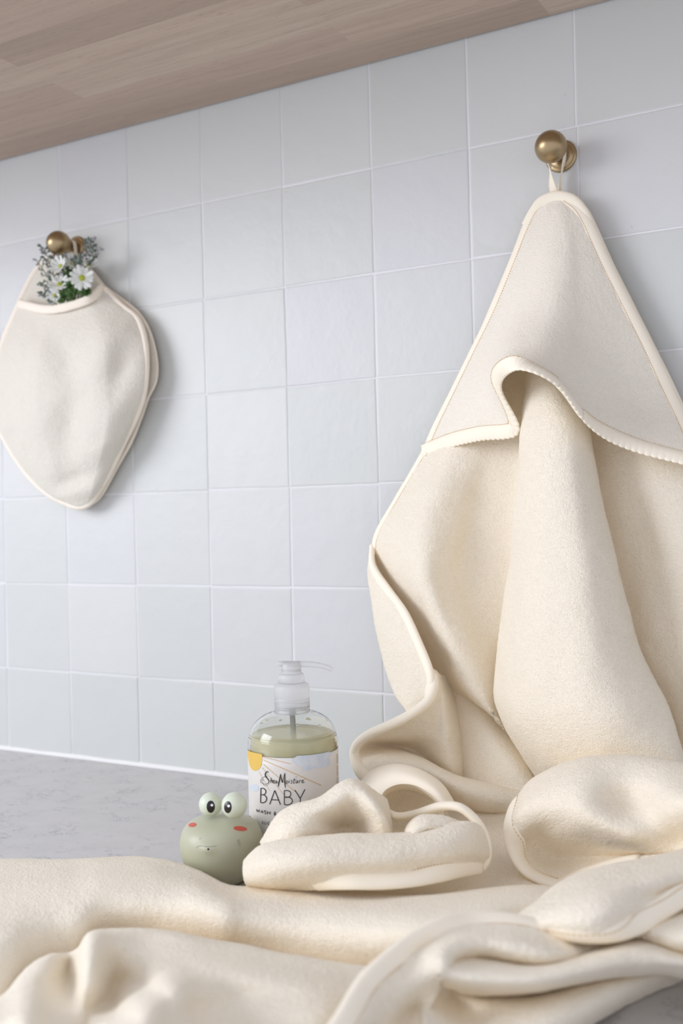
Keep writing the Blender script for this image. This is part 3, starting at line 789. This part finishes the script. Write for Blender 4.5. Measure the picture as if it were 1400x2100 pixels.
for i in range(nr):
    for j in range(nc):
        a, b = i / (nr - 1), j / (nc - 1)
        q = (Lc[i] * (1 - b) + Rc[i] * b + Tc[j] * (1 - a) + Bc[j] * a
             - (Tc[0] * (1 - a) * (1 - b) + Tc[-1] * (1 - a) * b + Bc[0] * a * (1 - b) + Bc[-1] * a * b))
        e = min(1, 4 * b * (1 - b) * 1.25) ** .75 * min(1, (1 - a) * 3.5) ** .7
        x, y = q[0], q[1]
        h = .015 * e * (.25 + .75 * sm(0, .25, a))
        h += e * sm(0, .15, a) * (.006 * gauss(x, y, 75, 810, 38, 110, .15) - .0055 * gauss(x, y, 128, 720, 26, 40, -.5) - .006 * gauss(x, y, 150, 840, 22, 90, .08)
              + .007 * gauss(x, y, 195, 740, 26, 60, .6) - .006 * gauss(x, y, 246, 770, 18, 50, .35) + .006 * gauss(x, y, 215, 860, 30, 60, .3)
              - .006 * gauss(x, y, 150, 985, 34, 12, -.35) + .004 * gauss(x, y, 165, 1010, 32, 10, -.3))
        GP[i, j] = PD(x, y, q[2] + h)
pkm = MB(); grid_into(pkm, GP, amp=.0002, wob=.0010)
o = pkm.build('pocket', M_mitt, mitt)
so = o.modifiers.new('thickness', 'SOLIDIFY'); so.thickness = .0024; so.offset = 0
loop_ = np.concatenate([GP[:, 0], GP[-1, 1:], GP[::-1, -1][1:]])
loop_ = cr(loop_[::3], 3)
binding(mbb, loop_, np.array(PD(150, 800, .022)) - loop_, .0040, .0032, .2)
seg = cr(np.array([PD(*q) for q in [(40,618,.020),(66,625,.030),(95,630,.037),(130,626,.040),(175,612,.038),(196,597,.030),(209,586,.021)]]), 12)
binding(mbb, seg, np.tile(np.array([0, 0, -1.0]), (len(seg), 1)), .0050, .0022, .5)
o = mbb.build('edge_binding', M_bindw, mitt)
# its loop, round the neck of the left knob
x, z = kl[0], kl[2]
tp = PD(138, 522, .012)
pth = cr(np.array([tp + [-.006, 0, -.004], [x - .0066, -.0125, z - .006], [x - .0068, -.0130, z + .001], [x - .004, -.0125, z + .0060], [x + .001, -.012, z + .0074], [x + .0056, -.0115, z + .0045], [x + .0068, -.011, z - .002], [x + .0064, -.0105, z - .009], tp + [.003, 0, -.004]]), 8)
v, f = ribbon(pth, (0, -1, .02), .0052, .0011)
mesh_obj('hanging_loop', v, f, M_bindw, mitt)

# ------------------------------------------------------------------ flowers in the pocket
M_petal = new_mat('white_petal', (.84, .85, .80), .55, spec=.25)
M_disc = new_mat('yellow_green_disc', (.42, .46, .05), .8)
M_leaf = new_mat('flower_leaf_green', (.075, .15, .04), .55, spec=.3)
M_stem = new_mat('flower_stem_green', (.13, .20, .07), .6)
M_grey = new_mat('grey_green_sprig', (.16, .20, .16), .7, spec=.2)
M_bud = new_mat('pale_sprig_bud', (.42, .40, .42), .8)
def frame(nrm):
    n = np.array(nrm, float); n /= np.linalg.norm(n)
    u = np.cross([0, 0, 1.0], n); u /= np.linalg.norm(u); return u, np.cross(n, u), n
def daisy(c, nrm, r, label, npet=13, ph=0, close=0.15):
    c = np.array(c); u, v, n = frame(nrm)
    root = empty('daisy_flower', tuple(c)); tag(root, label, 'flower', 'white daisies in the mitt pocket')
    mb = MB()
    for k in range(npet):
        a = 2 * math.pi * k / npet + ph + rnd.uniform(-.1, .1)
        d = u * math.cos(a) + v * math.sin(a); s = -u * math.sin(a) + v * math.cos(a)
        L = r * rnd.uniform(.86, 1.05); wdt = r * .165; cl = close + rnd.uniform(-.12, .15)
        vs = []
        for i in range(7):
            t_ = i / 6; rr_ = r * .16 + (L - r * .16) * t_
            ww = wdt * (.45 + .55 * math.sin(math.pi * min(1, t_ * .62 + .12))) * (1 if t_ < .9 else .62)
            hh = cl * r * t_ ** 1.5 + rnd.uniform(-.01, .01) * r
            for j in (-1, 0, 1):
                vs.append(c + d * rr_ + s * ww * j + n * (hh - .05 * r * (1 - abs(j)) + .02 * r))
        mb.add(vs, grid_faces(7, 3))
    p = mb.build('petals', M_petal, root)
    so = p.modifiers.new('thickness', 'SOLIDIFY'); so.thickness = .0003; so.offset = 0
    prof = [(r * .25 * math.cos(a), r * .14 * math.sin(a)) for a in np.linspace(0, math.pi / 2, 7)]
    vv, ff = lathe([(r * .25, -r * .06)] + prof, c, n, 20)
    mesh_obj('flower_centre', vv, ff, M_disc, root)
    base = PD(150, 660, .024)
    path = cr(np.array([c - n * r * .05, c - n * .005 + [0, .0, -.004], (c + base) / 2 + [0, .004, 0], base]), 5)
    vv, ff = tube(path, .0007, 6); mesh_obj('stem', vv, ff, M_stem, root)
    return root
def toward(px, py, D, a, b):
    "direction to the room, turned a to photo right and b up"
    c = PD(px, py, D); d = CAM - c; d /= np.linalg.norm(d)
    return d + RM[:, 0] * a + np.array([0, 0, 1.0]) * b
daisy(PD(168, 570, .050), toward(168, 570, .050, -.05, .12), .0135, 'open white daisy with a yellow green centre, rightmost of the bouquet', 14, .1)
daisy(PD(122, 583, .046), toward(122, 583, .046, -.35, .75), .0125, 'white daisy turned upward with a visible lime centre, lowest left of the bouquet', 12, .4, .25)
daisy(PD(124, 546, .040), toward(124, 546, .040, -.6, .5), .0105, 'small pale daisy high in the bouquet just below the brass knob', 11, .2, .5)
daisy(PD(148, 540, .034), toward(148, 540, .034, .2, .6), .0100, 'half hidden white daisy behind the open ones', 11, .3, .4)
daisy(PD(181, 545, .034), toward(181, 545, .034, .4, .8), .0085, 'half closed white daisy bud at the upper right of the bouquet', 9, .3, 1.0)
daisy(PD(112, 606, .040), toward(112, 606, .040, -.4, .1), .0090, 'small white daisy low at the left of the bouquet beside the grey sprig', 10, .2, .4)
def sprig(pts, label, seed, n=12, bl=.0046):
    r = random.Random(seed)
    P = cr(np.array([PD(*q) for q in pts]), 8)
    root = empty('greenery_sprig', tuple(P[0])); tag(root, label, 'greenery', 'grey green sprigs in the mitt pocket')
    vv, ff = tube(P, np.linspace(.0007, .00035, len(P)), 6); mesh_obj('stem', vv, ff, M_stem, root)
    lv, bd_ = MB(), MB()
    L = len(P)
    for k in range(n):
        i = int(L * (.30 + .69 * k / n)); i = min(i, L - 2)
        T = P[i + 1] - P[i]; T /= np.linalg.norm(T)
        side = RM[:, 0] * (1 if k % 2 else -1) * r.uniform(.6, 1) + RM[:, 1] * r.uniform(-.6, .4)
        d = T * r.uniform(.5, .9) + side; d /= np.linalg.norm(d)
        ln = r.uniform(.005, .0095) * (1.1 - .5 * k / n)
        e = P[i] + d * ln
        vv, ff = tube(np.array([P[i], P[i] + d * ln * .5 + [0, 0, .0006], e]), .0004, 5); lv.add(vv, ff)
        for q in range(5):
            c = P[i] + d * ln * (.35 + .16 * q)
            d2 = d * .8 + np.array([r.uniform(-1, 1) for _ in range(3)]) * .8; d2 /= np.linalg.norm(d2)
            l2 = bl * r.uniform(.6, 1.1)
            vv, ff = lathe([(0, 0), (l2 * .26, l2 * .25), (l2 * .28, l2 * .6), (0, l2)], c, d2, 6)
            (lv if r.random() < .68 else bd_).add(vv, ff)
    lv.build('leaflets', M_grey, root); bd_.build('buds', M_bud, root)
sprig([(158,620,.03),(170,560,.034),(183,520,.034),(187,487,.034)], 'tallest grey green sprig, rising at the right of the bouquet', 1, 16)
sprig([(150,620,.03),(168,560,.03),(190,530,.032),(202,512,.034)], 'short grey green sprig leaning right beside the tallest one', 2, 10)
sprig([(130,620,.034),(112,570,.036),(100,535,.036),(90,508,.038)], 'grey green sprig standing left of the brass knob', 3, 15)
sprig([(128,620,.03),(105,580,.034),(88,553,.034),(72,530,.034)], 'thin dark sprig leaning furthest left at the top of the mitt', 4, 9, .0028)
sprig([(135,628,.032),(116,600,.038),(98,588,.040),(84,580,.040)], 'low grey sprig pointing left above the pocket hem', 5, 8)
sprig([(135,632,.034),(112,622,.042),(98,610,.042),(86,600,.042)], 'lowest grey sprig at the left, lying on the pocket hem', 6, 9)
sprig([(140,620,.03),(132,570,.034),(130,540,.036),(128,522,.036)], 'grey sprig in the middle of the bouquet just under the knob', 7, 12)
sprig([(150,610,.03),(152,570,.032),(153,545,.034),(160,523,.034)], 'sprig with pale buds behind the daisies', 8, 12)
def leaf_sprig(pts, label, seed):
    r = random.Random(seed)
    P = cr(np.array([PD(*q) for q in pts]), 6)
    root = empty('leafy_stem', tuple(P[0])); tag(root, label, 'greenery', 'dark leafy stems in the mitt pocket')
    vv, ff = tube(P, .0007, 6); mesh_obj('stem', vv, ff, M_stem, root)
    mb = MB()
    for k in range(20):
        i = int((len(P) - 2) * (.25 + .75 * k / 19))
        d = np.array([r.uniform(-1, 1), r.uniform(-.9, .1), r.uniform(-.2, 1)]); d /= np.linalg.norm(d)
        s = np.cross(d, [r.uniform(-.4, .4), -1, r.uniform(-.4, .4)]); s /= np.linalg.norm(s); nn = np.cross(d, s)
        L = r.uniform(.006, .011); vs = []
        for a in range(6):
            t_ = a / 5; ww = L * .28 * math.sin(math.pi * (t_ * .9 + .06)) * (1 + .3 * math.sin(a * 2.5))
            for j in (-1, 0, 1): vs.append(P[i] + d * L * t_ + s * ww * j + nn * (.12 * L * abs(j) - .2 * L * t_ * t_))
        mb.add(vs, grid_faces(6, 3))
    o = mb.build('leaves', M_leaf, root)
    so = o.modifiers.new('thickness', 'SOLIDIFY'); so.thickness = .0003
leaf_sprig([(128,640,.034),(132,615,.040),(136,600,.042),(140,588,.042)], 'dark green leafy stem below the lower left daisy', 1)
leaf_sprig([(150,640,.034),(150,612,.040),(152,600,.042),(150,580,.042)], 'dark green leafy stem in the middle of the pocket opening', 2)
leaf_sprig([(170,632,.032),(174,608,.038),(176,598,.040),(178,588,.040)], 'green leafy stem below the rightmost daisy', 3)
leaf_sprig([(150,620,.030),(146,580,.034),(144,562,.036),(143,548,.036)], 'green leafy stem between the daisies', 4)

# ------------------------------------------------------------------ bottle
from mathutils.bvhtree import BVHTree
def bvh_of(v, f): return BVHTree.FromPolygons([Vector(p) for p in v], [tuple(q) for q in f])
def hit(b, px, py, off=.0002):
    d = ray(px, py); d /= np.linalg.norm(d)
    loc, n, i, dist = b.ray_cast(Vector(CAM), Vector(d))
    if loc is None: return None
    if n.dot(Vector(d)) > 0: n = -n
    return np.array(loc + n * off)
BC = np.array([.5202, -.1948, 0.0])
M_plastic = new_mat('clear_plastic', (.97, .98, .97), .03, Transmission_Weight=1.0, IOR=1.40)
M_liquid = new_mat('pale_yellow_wash', (.95, .88, .54), .25, Transmission_Weight=.3, IOR=1.36)
M_pump = new_mat('frosted_white_plastic', (.94, .94, .94), .35, Transmission_Weight=.68, IOR=1.3)
M_label = new_mat('printed_label', (.74, .705, .66), .45, spec=.3)
M_ink = new_mat('black_ink', (.012, .008, .008), .5)
M_sun = new_mat('sun_yellow_ink', (.76, .50, .10), .5)
M_ray = new_mat('gold_ink', (.66, .42, .14), .5)
M_cloud = new_mat('pale_blue_ink', (.56, .63, .72), .5); t = NT(M_cloud)
g = t.n('ShaderNodeTexCoord').outputs['Object']
t.l(t.ramp(t.noise(g, 130, 4, .6), [(.35, (.58, .65, .73)), (.65, (.70, .72, .75))]), t.b.inputs['Base Color'])
bot = empty('wash_bottle', tuple(BC))
tag(bot, 'clear pump bottle of pale yellow baby wash behind the green frog', 'bottle')
outer = [(0, .0015), (.024, .0010), (.031, .0012), (.0340, .004), (.0350, .009), (.0350, .050), (.0350, .088), (.0348, .0945), (.0340, .0995), (.0320, .1045), (.0285, .1090), (.0240, .1125), (.0190, .1148), (.0150, .1160), (.0122, .1170), (.0120, .1205)]
pr = cr(np.array([(r, h, 0) for r, h in outer]), 5)[:, :2]
inner = [(max(0, r - .0016), h if i else h) for i, (r, h) in enumerate(pr)]
inner = [(r, h + (.0012 if h < .004 else 0) - (.0008 if h > .098 else 0)) for r, h in inner]
v, f = lathe(list(map(tuple, pr)) + [(.0118, .1206)] + inner[::-1], BC, n=72)
shell = mesh_obj('bottle_body', v, f, M_plastic, bot)
liq = [(r - .0003, h) for r, h in inner if h < .0985]
liq = [(0, liq[0][1] + .0004)] + [(max(r, 0), max(h, .0032)) for r, h in liq[2:]] + [(liq[-1][0], .0995), (.02, .0992), (0, .0992)]
v, f = lathe(liq, BC, n=72); o = mesh_obj('liquid', v, f, M_liquid, bot)
cyl_v, cyl_f = lathe([(.0353, .0), (.0353, .1)], BC, n=180); CB = bvh_of(cyl_v, cyl_f)
# pump: collar, dome, head with a curved spout, dip tube
v, f = lathe([(.0118, .1150), (.0136, .1150), (.0139, .1155), (.0139, .1240), (.0136, .1245), (.0136, .1250), (.0141, .1256), (.0141, .1262), (.0136, .1268), (.0136, .1274), (.0140, .1280), (.0139, .1350), (.0134, .1370), (.0112, .1382), (.0104, .1390), (.0, .1392)], BC, n=90)
mesh_obj('pump_collar', v, f, M_pump, bot)
v, f = lathe([(.0, .1385), (.0103, .1385), (.0102, .1425), (.0098, .1450), (.0086, .1460), (.0080, .1462), (.0078, .1500), (.0076, .1530), (.0070, .1540), (.0, .1542)], BC, n=64)
mesh_obj('pump_head', v, f, M_pump, bot)
spdir = RM[:, 0].copy(); spdir[2] = 0; spdir /= np.linalg.norm(spdir)
sp = cr(np.array([BC + spdir * a + [0, 0, b] for a, b in ((-.0102, .1535), (-.003, .1532), (.008, .1528), (.017, .1522), (.0245, .1508), (.0300, .1490), (.0322, .1478))]), 6)
k = len(sp); v, f = tube(sp, np.interp(np.linspace(0, 1, k), [0, .3, 1], [.0020, .0024, .0018]), 16)
mesh_obj('spout', v, f, M_pump, bot)
v, f = tube(np.array([BC + [0, 0, .118], BC + [.002, 0, .06], BC + [.006, 0, .006]]), .0022, 12)
mesh_obj('dip_tube', v, f, M_pump, bot)
# label
ca = CAM[:2] - BC[:2]; a0 = math.atan2(ca[1], ca[0])
R_ = .03525; vs = []; NA = 60; NZ = 10
for i in range(NZ + 1):
    z = .0105 + (.0877 - .0105) * i / NZ
    for j in range(NA + 1):
        a = a0 + math.radians(-112 + 224 * j / NA)
        vs.append(BC + [R_ * math.cos(a), R_ * math.sin(a), z])
lab = mesh_obj('label', vs, grid_faces(NZ + 1, NA + 1), M_label, bot)
so = lab.modifiers.new('thickness', 'SOLIDIFY'); so.thickness = .00012; so.offset = 0
def stroke_mesh(mb, b, pts, w, off, sub=6, curve=True, taper=False):
    P = np.array([(p[0], p[1], 0) for p in pts], float)
    if curve and len(P) > 2: P = cr(P, sub)
    else: P = resample(P, 1.5)
    T = np.gradient(P, axis=0); T /= np.linalg.norm(T, axis=1)[:, None] + 1e-9
    vs = []
    K_ = len(P)
    for i in range(K_):
        n_ = np.array([-T[i, 1], T[i, 0]]); ww = w / 2
        if taper: ww *= .45 + .75 * math.sin(math.pi * i / (K_ - 1))
        for s in (-1, 1):
            h_ = hit(b, P[i, 0] + n_[0] * ww * s, P[i, 1] + n_[1] * ww * s, off)
            if h_ is None: return
            vs.append(h_)
    mb.add(vs, grid_faces(K_, 2))
ink = MB()
def L(s, w=2.0, curve=False, taper=False):
    stroke_mesh(ink, CB, s, w * .75, .0004, curve=curve, taper=taper)
# BABY  (crop pixels /6.364 + (490,1520))
def q6(*p): return [(490 + a / 6.364, 1520 + b / 6.364) for a, b in p]
L(q6((288,612),(284,800)), 2.2)
L(q6((284,616),(318,614),(345,632),(352,660),(340,688),(310,698),(288,698)), 2.2, True)
L(q6((288,698),(325,700),(355,722),(362,755),(345,790),(310,802),(284,800)), 2.2, True)
L(q6((402,822),(468,640),(542,828)), 2.2); L(q6((428,762),(516,766)), 2.0)
L(q6((592,640),(592,828)), 2.2)
L(q6((592,644),(630,642),(665,658),(676,690),(660,722),(625,730),(594,728)), 2.2, True)
L(q6((594,728),(640,728),(680,745),(696,780),(680,812),(640,828),(592,826)), 2.2, True)
L(q6((728,636),(798,745),(858,628)), 2.3); L(q6((798,745),(798,850)), 2.2)
ink.build('title_lettering', M_ink, lab); ink = MB()
# script line
L(q6((384,410),(376,394),(358,402),(345,430),(352,462),(378,492),(392,522),(384,545)), 2.4, True, True)
L(q6((384,545),(340,560),(300,545),(284,520),(300,485),(340,462),(372,455)), .9, True)
L(q6((300,500),(330,575),(372,570),(396,535)), .6, True)
L(q6((312,503),(322,503)), 1.8)
L(q6((424,470),(412,545)), 1.7, False, True); L(q6((414,530),(428,508),(438,512),(434,545)), 1.5, True)
L(q6((448,530),(462,518),(460,505),(448,515),(446,538),(458,548),(470,540)), 1.4, True)
L(q6((494,512),(478,520),(474,540),(486,544),(496,520),(496,545),(506,540)), 1.4, True)
L(q6((545,424),(534,480),(518,560),(512,596)), 2.6, True, True)
L(q6((545,424),(552,480),(564,530),(570,540)), 2.0, True, True); L(q6((570,540),(582,470),(600,412)), 1.6, True)
L(q6((600,412),(598,480),(600,560),(606,610)), 2.4, True, True)
L(q6((628,512),(616,525),(618,548),(632,545),(636,522),(628,512)), 1.4, True)
L(q6((654,512),(650,545)), 1.6); L(q6((657,496),(660,493)), 1.8)
L(q6((694,508),(680,515),(692,530),(684,548),(672,545)), 1.4, True)
L(q6((722,482),(712,545),(722,545)), 1.7, True); L(q6((704,506),(748,500)), 1.1)
L(q6((746,512),(740,540),(752,545),(766,512),(764,545)), 1.4, True)
L(q6((790,508),(784,545)), 1.6); L(q6((788,522),(800,508),(810,510)), 1.2, True)
L(q6((822,530),(838,515),(832,505),(820,515),(820,538),(834,542),(852,530)), 1.4, True); L(q6((735,462),(760,470)), .8); L(q6((856,494),(866,494)), 1.0)
ink.build('script_lettering', M_ink, lab); ink = MB()
# WASH & ...
L(q6((230,884),(240,922),(252,892),(262,926),(272,888)), 1.3)
L(q6((286,934),(302,898),(318,938)), 1.4); L(q6((292,922),(312,926)), 1.1)
L(q6((356,908),(340,904),(332,916),(352,930),(350,944),(332,944)), 1.5, True)
L(q6((374,912),(372,952)), 1.7); L(q6((408,914),(406,954)), 1.7); L(q6((373,932),(407,934)), 1.4)
L(q6((482,962),(462,936),(466,922),(478,926),(472,940),(458,952),(468,964),(484,946)), 1.5, True)
L(q6((520,930),(518,968)), 1.5); L(q6((520,930),(540,940),(522,950),(542,960),(518,968)), 1.3, True)
L(q6((560,936),(556,970)), 1.4)
for c_, x_ in (('E', 308), ('L', 336), ('I', 358), ('C', 382)):
    if c_ == 'E': L(q6((x_, 1046), (x_ - 1, 1080)), 1.1); [L(q6((x_, y_), (x_ + 14, y_ + 1)), .9) for y_ in (1047, 1063, 1080)]
    if c_ == 'L': L(q6((x_, 1048), (x_ - 1, 1083), (x_ + 13, 1084)), 1.1)
    if c_ == 'I': L(q6((x_, 1050), (x_ - 1, 1085)), 1.1)
    if c_ == 'C': L(q6((x_ + 14, 1056), (x_ + 4, 1052), (x_ - 3, 1068), (x_ + 3, 1086), (x_ + 14, 1082)), 1.1, True)
ink.build('small_lettering', M_ink, lab); ink = MB()
# small sideways print at the right edge of the label
rr = random.Random(3)
for k in range(17):
    y = 1546 + k * 4.1
    if k in (5, 11): continue
    L([(689.5 + rr.uniform(-.3, .3), y), (692.0, y + rr.uniform(.6, 2.2)), (690.2, y + 2.4)], .7)
ink.build('side_lettering', M_ink, lab)
# sun, rays, clouds
def blob(mb, b, pts, off, smooth_=True):
    P = np.array([(p[0], p[1], 0) for p in pts], float)
    if smooth_:
        K_ = len(P); P = cr(np.concatenate([P[-2:], P, P[:3]]), 6)[12:(2 + K_) * 6]
    else:
        P = resample(np.concatenate([P, P[:1]]), 2)[:-1]
    c = P.mean(0); rings = 8; vs = []
    for r in range(rings):
        for p in P:
            q = p + (c - p) * r / rings
            h_ = hit(b, q[0], q[1], off)
            if h_ is None: return
            vs.append(h_)
    vs.append(hit(b, c[0], c[1], off)); f = grid_faces(rings, len(P), closed=True)
    for k in range(len(P)): f.append(((rings - 1) * len(P) + k, (rings - 1) * len(P) + (k + 1) % len(P), rings * len(P)))
    mb.add(vs, f)
s_ = MB(); blob(s_, CB, q6((114,118),(160,138),(215,153),(268,162),(302,168),(305,230),(298,300),(275,350),(240,380),(205,388),(172,370),(145,325),(128,260),(116,190)), .00022, False)
s_.build('printed_sun', M_sun, lab)
s_ = MB()
for a, b_, c_ in ((((312,203)),(680,296),1.0), ((320,245),(1075,576),1.2), ((318,300),(735,662),1.0), ((302,342),(620,745),.6), ((262,395),(400,650),.5)):
    stroke_mesh(s_, CB, q6(a, b_), c_, .00024, curve=False)
s_.build('printed_rays', M_ray, lab)
s_ = MB(); blob(s_, CB, q6((690,265),(700,225),(740,205),(760,190),(850,186),(960,176),(1080,158),(1160,140),(1196,160),(1180,230),(1200,290),(1150,330),(1060,355),(980,350),(900,380),(840,375),(800,330),(730,300)), .00018)
s_.build('printed_cloud', M_cloud, lab); s_ = MB()
blob(s_, CB, q6((140,600),(160,575),(195,560),(235,575),(255,610),(245,648),(200,655),(160,640)), .00018)
s_.build('printed_cloud', M_cloud, lab)
# water drops on the shoulder
M_water = new_mat('water', (1, 1, 1), .0, Transmission_Weight=1.0, IOR=1.33)
SB = bvh_of(*lathe(list(map(tuple, pr)), BC, n=96))
def drop(b, px, py, r, parent):
    h_ = hit(b, px, py, 0)
    if h_ is None: return
    d = ray(px, py)
    loc, n_, i, dd = b.ray_cast(Vector(CAM), Vector(d).normalized())
    n_ = np.array(n_); n_ = n_ if n_.dot(CAM - h_) > 0 else -n_
    v, f = lathe([(r * math.cos(a), r * .6 * math.sin(a)) for a in np.linspace(0, math.pi / 2, 6)], h_, n_, 12)
    mesh_obj('water_droplet', v, f, M_water, parent)
for px_, py_, r_ in ((632,1476,.0022),(640,1462,.0018),(610,1486,.0011),(628,1517,.0009),(634,1521,.0008),(665,1466,.0013),(670,1478,.0011),(536,1484,.0014),(548,1478,.0012),(645,1512,.0007),(622,1502,.0007),(642,1534,.0008),(530,1496,.0010),(655,1488,.0012),(575,1478,.0014),(590,1492,.0009)):
    drop(SB, px_, py_, r_, bot)

# ------------------------------------------------------------------ frog bath toy
M_frog = new_mat('sage_green_vinyl', (.50, .505, .365), .36, spec=.4, Subsurface_Weight=.12); M_frog.node_tree.nodes['Principled BSDF'].inputs['Subsurface Scale'].default_value = .01
M_eye = new_mat('pale_green_vinyl', (.70, .745, .60), .33, spec=.4)
M_pupil = new_mat('dark_pupil', (.02, .012, .014), .25)
M_white = new_mat('white_dot', (.9, .9, .9), .4)
M_cheek = new_mat('coral_red_paint', (.62, .10, .06), .4)
M_mouth = new_mat('mouth_crease', (.16, .19, .12), .6)
fb = PH(456.0, 1805.5, 0.0)
frog = empty('frog_bath_toy', tuple(fb))
tag(frog, 'round sage green frog bath toy with big eyes on the counter beside the towel', 'bath toy')
prof = [(0, .0002), (.012, .0), (.0160, .0006), (.0205, .0038), (.0248, .0090), (.0285, .0160), (.0306, .0240), (.0311, .0305), (.0302, .0365), (.0280, .0415), (.0240, .0455), (.0185, .0480), (.0110, .0494), (.0, .0498)]
prof = cr(np.array([(a * .985, b * .955, 0) for a, b in prof]), 5)[:, :2]
v, f = lathe(list(map(tuple, prof)), fb, n=96)
v = np.array(v)
# little pouting snout: a soft bump low on the face
FB0 = bvh_of(v, f)
sn = hit(FB0, 426, 1743, 0); rgt = RM[:, 0]
for i in range(len(v)):
    d = v[i] - sn; e = math.exp(-((d.dot(rgt) / .0045) ** 2 + (d[2] / .0028) ** 2 + 0)) if np.linalg.norm(d) < .02 else 0
    n_ = v[i] - (fb + [0, 0, .025]); n_ /= np.linalg.norm(n_)
    v[i] = v[i] + n_ * .0014 * e
body_ = mesh_obj('frog_body', v, f, M_frog, frog)
FB = bvh_of(v, f)
def ball(c, r, sq=1.0):
    return lathe([(r * math.sin(a), -r * sq * math.cos(a)) for a in np.linspace(0, math.pi, 26)], c, n=44)
for (ex, ey, rr_, pp, wp, dD) in ((431.6, 1649.2, .0086, (432, 1654.3, 8.3, 12.3), (434.2, 1651.2, 2.7), .0055), (480.3, 1651.4, .0093, (467.2, 1655.2, 7.6, 12.1), (469, 1652.8, 2.7), .0075)):
    D0 = -fb[1] + dD
    c = PD(ex, ey, D0); v, f = ball(c, rr_)
    e_ = mesh_obj('eye', v, f, M_eye, frog); e_['label'] = 'pale green bulging eye'
    b = bvh_of(v, f); s_ = MB()
    blob(s_, b, [(pp[0] + pp[2] * math.cos(a), pp[1] + pp[3] * math.sin(a)) for a in np.linspace(0, 2 * math.pi, 17)[:-1]], .00018)
    s_.build('pupil', M_pupil, e_)
    s_ = MB(); blob(s_, b, [(wp[0] + wp[2] * math.cos(a), wp[1] + wp[2] * math.sin(a)) for a in np.linspace(0, 2 * math.pi, 13)[:-1]], .00032)
    s_.build('pupil_dot', M_white, e_)  # small white dot set on the dark pupil
for cx_, cy_, a_, b_, ro in ((394.6, 1691.7, 8.4, 4.4, -.12), (492.6, 1699.4, 14, 4.9, .1)):
    s_ = MB(); blob(s_, FB, [(cx_ + a_ * math.cos(a) * math.cos(ro) - b_ * math.sin(a) * math.sin(ro), cy_ + a_ * math.cos(a) * math.sin(ro) + b_ * math.sin(a) * math.cos(ro)) for a in np.linspace(0, 2 * math.pi, 17)[:-1]], .00012)
    o = s_.build('cheek', M_cheek, frog); o['label'] = 'coral red painted cheek'
s_ = MB(); stroke_mesh(s_, FB, [(403,1739),(406,1736),(411,1734.6),(419,1736),(427,1736.6),(436,1736.2),(444,1735)], .8, .0001)
s_.build('mouth', M_mouth, frog)
s_ = MB(); blob(s_, FB, [(427 + 2.2 * math.cos(a), 1741.5 + 2.0 * math.sin(a)) for a in np.linspace(0, 2 * math.pi, 13)[:-1]], .00012)
s_.build('spout_hole', M_pupil, frog)
for px_, py_, r_ in ((489,1725,.0012),(491,1732,.0009),(434,1680,.0009),(512,1674,.0010),(410,1720,.0006),(476,1752,.0006)):
    drop(FB, px_, py_, r_, frog)
